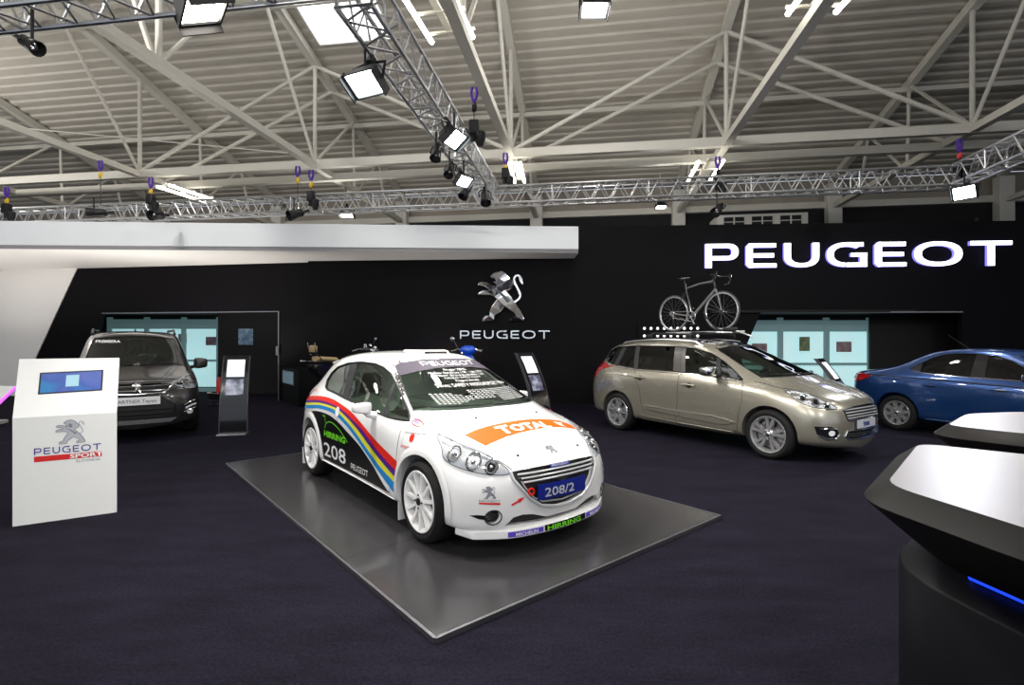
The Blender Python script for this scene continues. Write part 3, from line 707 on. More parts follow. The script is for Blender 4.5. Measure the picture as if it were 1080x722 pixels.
def body_rows(rows, bottom_z):
    """rows: list of (x[], y[], z[]) for the left half, front centre -> rear centre"""
    bm = BM(); m = len(rows[0][0]); G = {}
    r0 = rows[0]
    rows = [([x for x in r0[0]], [0.]*m, [bottom_z]*m)]+rows
    for sgn in (1, -1):
        for i, (X, Y, Z) in enumerate(rows):
            for j in range(m):
                if abs(Y[j]) < 1e-6:
                    if (0, i, j) not in G: G[(0, i, j)] = bm.verts.new((X[j], 0, Z[j]))
                    G[(sgn, i, j)] = G[(0, i, j)]
                else: G[(sgn, i, j)] = bm.verts.new((X[j], sgn*Y[j], Z[j]))
        for i in range(len(rows)-1):
            for j in range(m-1):
                q = [G[(sgn, i, j)], G[(sgn, i, j+1)], G[(sgn, i+1, j+1)], G[(sgn, i+1, j)]]
                if sgn < 0: q = q[::-1]
                u = []
                for v in q:
                    if v not in u: u.append(v)
                if len(u) > 2:
                    try: bm.faces.new(u)
                    except Exception: pass
    bmesh.ops.recalc_face_normals(bm, faces=bm.faces[:])
    return bm
def subdiv(bm, lv=2):
    me = bpy.data.meshes.new('b'); bm.to_mesh(me); bm.free()
    o = bpy.data.objects.new('b', me); COL.objects.link(o)
    s = o.modifiers.new('s', 'SUBSURF'); s.levels = lv; s.render_levels = lv
    r = realize(o); bpy.data.objects.remove(o); bpy.data.meshes.remove(me); return r
def boolean(me, cutter_bm, mats, op='DIFFERENCE'):
    """me has material slot 0 = body; cutter faces carry their own material index"""
    o = bpy.data.objects.new('b', me); COL.objects.link(o)
    cm = bpy.data.meshes.new('c'); bmesh.ops.recalc_face_normals(cutter_bm, faces=cutter_bm.faces[:]); cutter_bm.to_mesh(cm); cutter_bm.free()
    me.materials.clear(); cm.materials.clear()
    for m in mats: me.materials.append(m); cm.materials.append(m)
    c = bpy.data.objects.new('c', cm); COL.objects.link(c)
    md = o.modifiers.new('b', 'BOOLEAN'); md.object = c; md.operation = op; md.solver = 'EXACT'
    try: md.material_mode = 'INDEX'
    except Exception: pass
    r = realize(o)
    bpy.data.objects.remove(o); bpy.data.objects.remove(c); bpy.data.meshes.remove(cm)
    return r
SIDE = lambda s: (lambda u, v: (Vector((u, s*2.0, v)), Vector((0, -s, 0))))
FRONT = lambda u, v: (Vector((4., u, v)), Vector((-1, 0, 0)))
REAR = lambda u, v: (Vector((-8., u, v)), Vector((1, 0, 0)))
TOP = lambda u, v: (Vector((u, v, 4.)), Vector((0, 0, -1)))
def densify(bm, step):
    """flat bmesh in xy plane, cut on a grid"""
    if not bm.verts: return bm
    for ax in (0, 1):
        lo = min(v.co[ax] for v in bm.verts); hi = max(v.co[ax] for v in bm.verts)
        k = math.ceil(lo/step)
        while k*step < hi:
            co_ = Vector((0, 0, 0)); co_[ax] = k*step; no = Vector((0, 0, 0)); no[ax] = 1
            bmesh.ops.bisect_plane(bm, geom=bm.verts[:]+bm.edges[:]+bm.faces[:], plane_co=co_, plane_no=no); k += 1
    return bm
class Body:
    def __init__(s, me):
        bm = BM(); bm.from_mesh(me); s.bvh = BVHTree.FromBMesh(bm); bm.free()
    def hit(s, o, d):
        h = s.bvh.ray_cast(o, d); return h[0], h[1]
    def patch(s, polys, proj, off=.003, step=.05, thick=0.):
        """2D polygons laid on the skin; a real thin shell when thick"""
        bm = polys if isinstance(polys, bmesh.types.BMesh) else polys_bm(polys, lambda u, v, d: Vector((u, v, 0)))
        bmesh.ops.remove_doubles(bm, verts=bm.verts[:], dist=1e-5)
        densify(bm, step)
        bmesh.ops.triangulate(bm, faces=bm.faces[:])
        dead = []; dirs = {}
        for v in bm.verts:
            o, d = proj(v.co.x, v.co.y); p, n = s.hit(o, d)
            if p is None: dead.append(v); continue
            if n.dot(d) > 0: n = -n
            v.co = p+n*off; dirs[v] = d
        bmesh.ops.delete(bm, geom=dead, context='VERTS')
        bm.normal_update()
        fl = [f for f in bm.faces if f.verts[0] in dirs and f.normal.dot(dirs[f.verts[0]]) > 0]
        if fl: bmesh.ops.reverse_faces(bm, faces=fl)
        if thick:
            bm.normal_update()
            r = bmesh.ops.solidify(bm, geom=bm.faces[:], thickness=thick)
        return bm
    def line(s, pts, proj, w=.006, off=.0015, step=.03, closed=False):
        P = []
        n = len(pts)
        for i in range(n if closed else n-1):
            a = pts[i]; b_ = pts[(i+1) % n]; L = math.hypot(a[0]-b_[0], a[1]-b_[1]); k = max(1, int(L/step))
            for j in range(k): P.append((a[0]+(b_[0]-a[0])*j/k, a[1]+(b_[1]-a[1])*j/k))
        if not closed: P.append(pts[-1])
        bm = BM(); prev = None; first = None
        N = len(P)
        for i, p in enumerate(P):
            a = P[i-1] if (i > 0 or closed) else p; c = P[(i+1) % N] if (i < N-1 or closed) else p
            d = math.hypot(c[0]-a[0], c[1]-a[1]) or 1
            nx, ny = -(c[1]-a[1])/d*w/2, (c[0]-a[0])/d*w/2
            q = []
            for sg in (1, -1):
                o, dr = proj(p[0]+nx*sg, p[1]+ny*sg); h, nn = s.hit(o, dr)
                if h is None: q = None; break
                if nn.dot(dr) > 0: nn = -nn
                q.append(bm.verts.new(h+nn*off))
            if q and prev: bm.faces.new((prev[0], prev[1], q[1], q[0]))
            if q and first is None: first = q
            prev = q
        if closed and prev and first: bm.faces.new((prev[0], prev[1], first[1], first[0]))
        return bm
    def bead(s, pts, proj, r=.008, off=.0, step=.04, n=6, closed=False):
        P = []
        m = len(pts)
        for i in range(m if closed else m-1):
            a = pts[i]; b_ = pts[(i+1) % m]; L = math.hypot(a[0]-b_[0], a[1]-b_[1]); k = max(1, int(L/step))
            for j in range(k): P.append((a[0]+(b_[0]-a[0])*j/k, a[1]+(b_[1]-a[1])*j/k))
        if not closed: P.append(pts[-1])
        Q = []
        for p in P:
            o, d = proj(*p); h, nn = s.hit(o, d)
            if h is None: continue
            if nn.dot(d) > 0: nn = -nn
            Q.append(h+nn*off)
        bm = BM()
        if len(Q) > 2: tube(bm, Q, r, n, closed=closed)
        return bm
    def text(s, txt, org, size, proj, ux=(1, 0), uy=(0, 1), off=.004, step=.06, bold=0., sx=1., align='LEFT', warp=None, space=1.):
        me = text_mesh(txt, 1., bold, 2, align, space); bm = BM(); bm.from_mesh(me); bpy.data.meshes.remove(me)
        for v in bm.verts:
            a, b_ = v.co.x*size*sx, v.co.y*size
            v.co = Vector((org[0]+ux[0]*a+uy[0]*b_, org[1]+ux[1]*a+uy[1]*b_, 0))
            if warp: q = warp(v.co.x, v.co.y); v.co = Vector((q[0], q[1], 0))
        return s.patch(bm, proj, off, step)
    def word(s, org, W, Hh, proj, ux=(1, 0), uy=(0, 1), off=.004, **k):
        ps, w = peugeot_polys(**k); out = []
        for p in ps:
            for q in p: out.append([(org[0]+ux[0]*a*W/w+uy[0]*b_*Hh, org[1]+ux[1]*a*W/w+uy[1]*b_*Hh) for a, b_ in q])
        return s.patch(out, proj, off, .08)
    def lion(s, org, Hh, proj, ux=(1, 0), uy=(0, 1), off=.005, thick=0.):
        body, tail, dark = lion_polys()
        mk = lambda P: [[(org[0]+(ux[0]*a+uy[0]*b_)*Hh, org[1]+(ux[1]*a+uy[1]*b_)*Hh) for a, b_ in q] for q in P]
        return s.patch(mk(body+tail), proj, off, .08, thick)
def merge(*bms):
    out = BM()
    for b_ in bms:
        me = bpy.data.meshes.new('t'); b_.to_mesh(me); b_.free(); out.from_mesh(me); bpy.data.meshes.remove(me)
    return out
def add_wheel(t, x, side, z, yo, R, W, rr, style, rimm, steer=0.):
    """yo: outer face |y|; local axis = y. side -1 is the right hand side"""
    w = bpy.data.objects.new('wheel', None); COL.objects.link(w); w.parent = t
    w.location = (x, side*(yo-W/2), z); w.rotation_euler = (0, 0, steer)
    if side < 0: MX = Matrix.Rotation(PI/2, 4, 'X')
    else: MX = Matrix.Rotation(-PI/2, 4, 'X')
    h = W/2
    bm = BM(); lathe(bm, [(rr, h-.012), (rr+.012, h-.002), (rr+.03, h+.004), ((rr+R)/2, h+.008), (R-.025, h-.002), (R-.008, h-.018), (R, h-.04), (R, -h+.04), (R-.012, -h+.012), (rr+.03, -h), (rr, -h+.02)], 48, MX, closed=True)
    obj('tyre', fix(bm), M['tyre'], w)
    bm = BM(); lathe(bm, [(rr+.008, h), (rr+.004, h+.006), (rr-.008, h+.004), (rr-.02, h-.03), (rr-.028, -h+.02), (rr-.034, -h+.02), (rr-.028, h-.03), (rr-.018, h-.004)], 48, MX, closed=True)
    obj('rim_barrel', fix(bm), rimm, w)
    n, kind = style
    bm = BM(); ro = rr-.015; dep = -.02 if kind != 'race' else -.012
    for k in range(n):
        a = 2*PI*k/n+.2
        offs = (-.5, .5) if kind == 'twin' else (0,)
        for o_ in offs:
            a0 = a+o_*(.50/n*1.6)*(.9); a1 = a+o_*(.52*2*PI/n*.62)
            w0, w1 = {'race': (.019, .012), 'twin': (.022, .020), 'five': (.045, .030)}[kind]
            p0 = Vector((math.cos(a0)*.045, math.sin(a0)*.045, h+dep+.0)); p1 = Vector((math.cos(a1)*ro, math.sin(a1)*ro, h+dep+.008))
            d = (p1-p0).normalized(); s_ = Vector((-d.y, d.x, 0))
            vs = []
            for p, ww, zt, zb in ((p0, w0, .010, -.05), ((p0+p1)/2, (w0+w1)/2*.95, .004, -.035), (p1, w1*1.25, .008, -.03)):
                vs.append([bm.verts.new(MX @ (p+s_*ww+Vector((0, 0, zb)))), bm.verts.new(MX @ (p+s_*ww*.8+Vector((0, 0, zt)))), bm.verts.new(MX @ (p-s_*ww*.8+Vector((0, 0, zt)))), bm.verts.new(MX @ (p-s_*ww+Vector((0, 0, zb))))])
            for i in range(2):
                for j in range(4): bm.faces.new((vs[i][j], vs[i][(j+1) % 4], vs[i+1][(j+1) % 4], vs[i+1][j]))
            bm.faces.new(vs[0]); bm.faces.new(vs[2][::-1])
    lathe(bm, [(.075, h+dep-.05), (.072, h+dep), (.055, h+dep+.014), (.03, h+dep+.012), (.001, h+dep+.012)], 24, MX)
    obj('spokes', fix(bm), rimm, w, angle=40)
    bm = BM(); lathe(bm, [(.028, h+dep+.0), (.028, h+dep+.02), (.02, h+dep+.024), (.001, h+dep+.024)], 20, MX); obj('hub_cap', fix(bm), M['black'] if kind == 'race' else M['chrome'], w)
    bm = BM()
    for k in range(5 if kind != 'race' else 4):
        a = 2*PI*k/(5 if kind != 'race' else 4); lathe(bm, [(.009, h+dep), (.009, h+dep+.018), (.001, h+dep+.018)], 8, MX @ Matrix.Translation((.05*math.cos(a), .05*math.sin(a), 0)))
    obj('wheel_bolts', fix(bm), M['black'], w)
    bm = BM(); lathe(bm, [(.04, 0), (rr*.78, .0), (rr*.78, .02), (.04, .02)], 36, MX, closed=True); obj('brake_disc', fix(bm), M['discmetal'], w)
    bm = BM(); box(bm, MX @ Vector((.0, rr*.62, .012)), (.15, .07, .09), bev=.01); obj('brake_caliper', bm, M['black'], w)
    return w
def seat(t, x, y, m, z=.28, s=1.):
    bm = BM()
    a = catmull([(x+.26, z+.06), (x+.24, z+.16), (x-.2, z+.12), (x-.26, z+.16), (x-.42, z+.66), (x-.46, z+.70), (x-.52, z+.66), (x-.36, z+.02), (x+.2, z+.0)], 4, True)
    prism(bm, a, y-.24, y+.24, lambda u, v, d: Vector((u, d, v)))
    box(bm, (x-.50, y, z+.80), (.09, .26, .16), bev=.03)
    tube(bm, [(x-.48, y-.06, z+.66), (x-.50, y-.06, z+.76)], .008, 6); tube(bm, [(x-.48, y+.06, z+.66), (x-.50, y+.06, z+.76)], .008, 6)
    obj('front_seat' if x > -1.6 else 'rear_seat', fix(bm), m, t)
def steering(t, c, r=.18):
    bm = BM(); c = Vector(c); R = Matrix.Rotation(-1.1, 3, 'Y')
    tube(bm, [c+R @ Vector((math.cos(a)*r, math.sin(a)*r, 0)) for a in [2*PI*k/20 for k in range(20)]], .014, 8, closed=True)
    for a in (0, 2.1, 4.2): tube(bm, [c, c+R @ Vector((math.cos(a)*r, math.sin(a)*r, 0))], .014, 6)
    ball(bm, c, (.03, .06, .06)); obj('steering_wheel', bm, M['black'], t)
def mirror_part(t, x, y, z, side, m, s=1., stalk=True, tall=1.):
    """door mirror; y = |y| of the door skin"""
    bm = BM(); r = bmesh.ops.create_cube(bm, size=1)
    for v in r['verts']:
        v.co = Vector((x+v.co.x*.13*s*(1 if v.co.y > 0 else .8), (y+.15*s+v.co.y*.24*s)*1., z+.06+v.co.z*(.145*s if v.co.y < 0 else .115*s)*tall))
    bmesh.ops.subdivide_edges(bm, edges=bm.edges[:], cuts=1, use_grid_fill=True)
    me = subdiv(bm, 2); b2 = BM(); b2.from_mesh(me); bpy.data.meshes.remove(me)
    for v in b2.verts:
        v.co.x += (v.co.x > x)*.03*s*(1-((v.co.y-y-.15*s)/.12/s)**2 if abs((v.co.y-y-.15*s)) < .12*s else 0)
        v.co.y *= side
    fix(b2); o = obj('door_mirror', b2, m, t)
    bm = BM(); box(bm, (x-.062*s, side*(y+.155*s), z+.06), (.006, .18*s, .10*s), bev=.002); obj('mirror_glass', bm, M['chrome'], o)
    bm = BM(); tube(bm, [(x+.02, side*(y-.02), z-.015), (x, side*(y+.05), z+.0), (x, side*(y+.08), z+.03)], [.035, .03, .028], 8); obj('mirror_arm', bm, M['black'] if stalk else m, o)
    return o
def car_shell(t, cage, cuts, wheels, archR, paint, archm=None, lv=3, liner_in=.018, belt=None, extra=None, ydeep=.52):
    """cage bmesh -> skin with wheel arches and window openings. cuts: list of bmesh cutters for windows (faces dropped)"""
    solid = subdiv(cage, lv)
    B = Body(solid)
    if extra: extra(B)
    ws = BM()
    for (x, z, r) in wheels:
        for s in (1, -1):
            pr = [(r*math.cos(2*PI*k/56), r*math.sin(2*PI*k/56)) for k in range(56)]
            prism(ws, pr, s*ydeep, s*1.3, lambda u, v, d: Vector((x+u, d, z+v)), mi=1)
    me = boolean(solid, ws, [paint, M['liner']])
    n0 = len(me.polygons)
    for c in cuts:
        for p_ in c.faces: p_.material_index = 2
        me = boolean(me, c, [paint, M['liner'], M['seam']])
    bm = BM(); bm.from_mesh(me)
    bmesh.ops.delete(bm, geom=[f for f in bm.faces if f.material_index == 2], context='FACES')
    # arch liner part
    bl = bm.copy(); bmesh.ops.delete(bl, geom=[f for f in bl.faces if f.material_index != 1], context='FACES')
    for f in bl.faces: f.material_index = 0
    bmesh.ops.delete(bm, geom=[f for f in bm.faces if f.material_index == 1], context='FACES')
    bi = bm.copy()
    bm.to_mesh(me); bm.free()
    me.materials.clear(); me.materials.append(paint)
    o = obj('body_shell', me, None, t, True, angle=50)
    obj('wheel_arch_liner', bl, M['liner'], t, False)
    bi.normal_update()
    for v in bi.verts: v.co = v.co-v.normal*liner_in
    bmesh.ops.reverse_faces(bi, faces=bi.faces[:])
    obj('cabin_lining', bi, M['interior'], t)
    return B, o
def cutter_side(poly, y0=.25, y1=1.3):
    bm = BM()
    for s in (1, -1): prism(bm, poly, s*y0, s*y1, lambda u, v, d: Vector((u, d, v)), mi=2)
    return bm
def cutter_front(poly, x0, x1):
    bm = BM(); prism(bm, poly, x0, x1, lambda u, v, d: Vector((d, u, v)), mi=2); return bm
# ================================================================ the rally hatchback
M['paintw'] = mat('white_car_paint', (.80, .80, .80), .22, coat=1., coatr=.02)
P208 = [-.698, 3.90]; HD = Vector((.627, -.779, 0)); LF = Vector((.779, .627, 0)); 
org = Vector((-.698, 3.90, 0))+LF*.80
A208 = math.atan2(HD.y, HD.x)
car = thing('rally_hatchback', 'white three-door rally hatchback with rainbow stripes and orange bonnet band on the dark platform', 'car', (org.x, org.y, PH), A208)
ROWS208 = [
 ([.70,.68,.60,.48,.38,.0,-.36,-.8,-1.3,-1.8,-2.2,-2.54,-2.88,-3.02,-3.10,-3.12],
  [0,.30,.54,.70,.78,.81,.805,.795,.795,.795,.80,.81,.77,.67,.42,0], [.155,.155,.155,.16,.17]+[.185]*11),
 ([.725,.71,.64,.51,.39,0,-.38,-.8,-1.3,-1.8,-2.2,-2.54,-2.9,-3.06,-3.14,-3.16],
  [0,.31,.56,.72,.80,.835,.83,.815,.815,.815,.83,.84,.81,.71,.44,0], [.25]*4+[.255]*12),
 ([.745,.725,.645,.51,.38,0,-.38,-.8,-1.3,-1.8,-2.2,-2.54,-2.92,-3.08,-3.15,-3.17],
  [0,.31,.56,.72,.80,.84,.83,.815,.815,.825,.84,.845,.81,.71,.44,0], [.47,.47,.48,.50,.53,.55,.55,.55,.55,.55,.56,.57,.57,.57,.57,.57]),
 ([.72,.695,.605,.45,.28,0,-.36,-.8,-1.3,-1.8,-2.2,-2.54,-2.90,-3.05,-3.12,-3.14],
  [0,.31,.54,.68,.765,.81,.82,.815,.82,.83,.835,.83,.79,.69,.44,0], [.615,.615,.62,.66,.72,.77,.79,.80,.80,.81,.82,.83,.83,.83,.82,.82]),
 ([.60,.57,.45,.28,.12,-.1,-.40,-.8,-1.3,-1.8,-2.2,-2.5,-2.80,-2.98,-3.06,-3.08],
  [0,.29,.50,.61,.67,.72,.755,.77,.78,.78,.77,.75,.72,.63,.40,0], [.70,.70,.725,.765,.81,.855,.885,.91,.93,.95,.97,.985,.99,.98,.97,.97]),
 ([-.10,-.13,-.24,-.36,-.50,-.62,-.76,-1.0,-1.35,-1.8,-2.15,-2.42,-2.68,-2.90,-3.02,-3.04],
  [0,.29,.54,.67,.705,.725,.735,.74,.745,.745,.735,.715,.68,.60,.38,0], [.955,.955,.945,.93,.93,.935,.945,.955,.97,.985,1.005,1.025,1.035,1.03,1.02,1.02]),
 ([-.95,-.97,-1.03,-1.12,-1.18,-1.26,-1.34,-1.46,-1.63,-1.88,-2.1,-2.32,-2.52,-2.70,-2.84,-2.86],
  [0,.27,.43,.51,.545,.56,.565,.57,.575,.575,.565,.555,.54,.49,.32,0], [1.375,1.37,1.35,1.315,1.315,1.33,1.345,1.36,1.37,1.375,1.365,1.35,1.325,1.30,1.305,1.31]),
 ([-1.1,-1.12,-1.15,-1.2,-1.26,-1.32,-1.4,-1.5,-1.65,-1.88,-2.08,-2.26,-2.42,-2.56,-2.68,-2.72],
  [0,.2,.33,.38,.40,.41,.41,.415,.42,.42,.41,.40,.38,.34,.2,0], [1.405,1.405,1.40,1.395,1.40,1.405,1.41,1.415,1.42,1.42,1.41,1.395,1.38,1.36,1.35,1.35]),
 ([-1.22,-1.24,-1.27,-1.31,-1.36,-1.41,-1.47,-1.56,-1.7,-1.88,-2.04,-2.18,-2.3,-2.4,-2.5,-2.55],
  [0]*16, [1.425,1.426,1.428,1.43,1.432,1.434,1.436,1.438,1.44,1.438,1.43,1.42,1.41,1.40,1.385,1.38]),
]
WB = 2.538; RW = .312
G208 = {}

DLO = [(-2.30,1.02),(-2.385,1.09),(-2.36,1.17),(-2.257,1.243),(-2.0,1.293),(-1.66,1.314),(-1.35,1.306),(-1.164,1.277),(-1.0,1.225),(-.83,1.145),(-.60,1.03),(-.41,.935),(-.31,.878),(-.475,.878),(-.65,.882),(-1.1,.915),(-1.6,.955),(-2.0,.99),(-2.2,1.0)]
WSC = [(-.655,.948),(-.60,.955),(-.3,.962),(0,.966),(.3,.962),(.60,.955),(.655,.948),(.60,1.07),(.535,1.21),(.49,1.298),(.44,1.325),(.25,1.352),(0,1.362),(-.25,1.352),(-.44,1.325),(-.49,1.298),(-.535,1.21),(-.60,1.07)]
RWN = [(-.54,1.07),(0,1.06),(.54,1.07),(.49,1.20),(.43,1.27),(0,1.29),(-.43,1.27),(-.49,1.20)]
GRL = [(-.43,.600),(-.425,.55),(-.38,.49),(-.31,.405),(-.21,.34),(-.07,.312),(.07,.312),(.21,.34),(.31,.405),(.38,.49),(.425,.55),(.43,.600),(.25,.612),(0,.616),(-.25,.612)]
INT = [(-.485,.232),(-.43,.287),(-.36,.298),(-.28,.288),(-.15,.245),(.15,.245),(.28,.288),(.36,.298),(.43,.287),(.485,.232),(.25,.222),(0,.215),(-.25,.222)]
def circ(cy, cz, r, n=24): return [(cy+r*math.cos(2*PI*k/n), cz+r*math.sin(2*PI*k/n)) for k in range(n)]
cuts = [cutter_side(DLO), cutter_front(WSC, -1.4, .05), cutter_front(RWN, -3.3, -2.55), cutter_front(GRL, .45, 1.), cutter_front(INT, .5, 1.)]
for s in (-1, 1):
    cuts.append(cutter_front(circ(s*.565, .300, .052), .4, 1.))
B208, shell = car_shell(car, body_rows(ROWS208, .13), cuts, [(0, RW+.012, .342), (-WB, RW+.012, .342)], .35, M['paintw'])
B = B208
S_R = SIDE(-1)
def PP(nm, bm, m, par=None, **k): return obj(nm, fix(bm) if False else bm, m, par or car, True, **k)
# glazing
wsg = PP('windscreen', B.patch([WSC], FRONT, -.004, .08), M['glass'])
PP('rear_window', B.patch([RWN], REAR, -.004, .08), M['glass'])
QG = [p for p in DLO if p[0] < -1.86]
for s in (-1, 1):
    PR = SIDE(s)
    PP('rear_quarter_window', B.patch([[(-2.30,1.02),(-2.385,1.09),(-2.36,1.17),(-2.257,1.243),(-2.0,1.293),(-1.90,1.297),(-1.69,.963),(-2.0,.99),(-2.2,1.0)]], PR, -.004, .08), M['glass'])
    PP('door_window', B.patch([[(-1.76,1.308),(-1.66,1.314),(-1.35,1.306),(-1.164,1.277),(-1.0,1.225),(-.86,1.155),(-.70,.886),(-1.1,.915),(-1.57,.952)]], PR, -.004, .08), M['glass'])
    PP('front_quarter_window', B.patch([[(-.83,1.14),(-.60,1.03),(-.41,.935),(-.31,.878),(-.475,.878),(-.66,.883)]], PR, -.004, .08), M['glass'])
    PP('pillar_trim', B.patch([[(-1.93,1.299),(-1.74,1.315),(-1.55,.945),(-1.70,.955)]], PR, .001, .06), M['black'])
    PP('window_divider', B.patch([[(-.875,1.17),(-.83,1.148),(-.645,.873),(-.71,.878)]], PR, .002, .06), M['black'])
    PP('window_seal', B.bead(DLO, PR, .011, .001, .05, 6, True), M['black'])
    PP('sill_trim', B.patch([[(-2.12,.21),(-.42,.195),(-.42,.235),(-2.12,.255)]], PR, .012, .1, .01), M['paintw'])
    PP('door_seam', B.line([(-.33,.87),(-.34,.70),(-.36,.52),(-.42,.40),(-.50,.27),(-1.45,.28),(-1.58,.35),(-1.66,.55),(-1.70,.80),(-1.69,.95)], PR, .006, .0012), M['seam'])
    fl = [(.372*math.cos(a), RW+.012+.372*math.sin(a)) for a in [math.radians(d) for d in range(-22, 203, 9)]]
    for x0, nm in ((0, 'front_wheel_arch'), (-WB, 'rear_wheel_arch')):
        P = []
        for u, v in fl:
            o, d = PR(x0+u, max(v, .19)); h, n = B.hit(o, d)
            if h: P.append((h, n, Vector((x0, h.y, RW+.02))))
        bm = BM(); prev = None
        for h, n, c in P:
            r = (h-c); r.y = 0; r.normalize(); out = Vector((0, s, 0))
            q = [bm.verts.new(h+r*.035+out*-.004), bm.verts.new(h+r*.022+out*.004), bm.verts.new(h+out*.011), bm.verts.new(h-r*.030+out*.012), bm.verts.new(h-r*.034-out*.03)]
            if prev:
                for k in range(4): bm.faces.new((prev[k], prev[k+1], q[k+1], q[k]))
            prev = q
        fix(bm)
        PP(nm, bm, M['paintw'], angle=60)
PP('windscreen_seal', B.bead(WSC, FRONT, .005, -.002, .05, 6, True), M['black'])
PP('bonnet_seam', merge(*[B.line([(.655,s*.40),(.50,s*.49),(.31,s*.60),(.12,s*.655),(-.05,s*.67),(-.33,s*.69)], TOP, .006, .0012) for s in (-1, 1)]+[B.line([(.672,-.40),(.715,-.2),(.727,0),(.715,.2),(.672,.40)], TOP, .006, .0012)]), M['seam'])
# ---- livery, right side (and mirrored on the left)
RU = [(-3.02,.86),(-2.71,.889),(-2.4,.918),(-2.123,.929),(-1.85,.918),(-1.64,.892),(-1.35,.845),(-1.08,.765),(-.80,.672),(-.484,.592),(-.34,.560)]
RL = [(-3.04,.81),(-2.68,.845),(-2.4,.872),(-2.124,.883),(-1.806,.868),(-1.51,.829),(-1.282,.772),(-1.1,.724),(-.95,.667),(-.79,.600),(-.52,.52),(-.345,.478)]
PL = [(-3.04,.78),(-2.685,.815),(-2.4,.845),(-2.155,.857),(-1.795,.850),(-1.545,.809),(-1.277,.737),(-1.09,.67),(-.97,.618),(-.80,.553),(-.637,.498),(-.36,.42)]
YL = [(-3.04,.755),(-2.70,.788),(-2.4,.820),(-2.197,.834),(-1.831,.828),(-1.583,.785),(-1.357,.718),(-1.16,.642),(-1.03,.585),(-.85,.515),(-.68,.452),(-.37,.375)]
BL = [(-3.04,.72),(-2.725,.752),(-2.4,.782),(-2.227,.796),(-1.865,.795),(-1.621,.753),(-1.398,.688),(-1.2,.612),(-1.1,.567),(-.93,.495),(-.765,.425),(-.41,.29)]
BK = [(-2.48,.742),(-2.3,.762),(-2.105,.767),(-1.9,.757),(-1.754,.734),(-1.6,.70),(-1.483,.665),(-1.26,.600),(-1.1,.548),(-.962,.488),(-.80,.415),(-.697,.358),(-.50,.262)]
BKL = [(-.50,.262),(-2.09,.272),(-2.12,.42),(-2.19,.56),(-2.30,.67),(-2.40,.72),(-2.48,.742)]
def bandp(u, l): return [catmull(u, 4)+catmull(l, 4)[::-1]]
M['s_red'] = mat('stripe_red', (.62, .018, .008), .4, spec=.25); M['s_purple'] = mat('stripe_violet', (.075, .008, .20), .4, spec=.25)
M['s_yellow'] = mat('stripe_yellow', (.62, .62, .03), .4, spec=.25); M['s_blue'] = mat('stripe_blue', (.01, .20, .52), .4, spec=.25)
M['s_black'] = mat('decal_black', (.004, .004, .005), .35, spec=.2); M['s_white'] = mat('decal_white', (.80, .80, .80), .35)
M['s_green'] = mat('decal_green', (.15, .62, .02), .4); M['s_orange'] = mat('bonnet_orange', (.58, .105, .001), .5, spec=.15)
M['s_grey'] = mat('decal_grey', (.20, .21, .24), .4); M['s_navy'] = mat('plate_navy', (.010, .020, .22), .3, coat=.6); M['s_silver'] = mat('decal_silver', (.45, .47, .52), .4)
M['s_redflat'] = mat('decal_red', (.65, .02, .02), .4); M['s_violet'] = mat('decal_violet', (.10, .05, .50), .4)
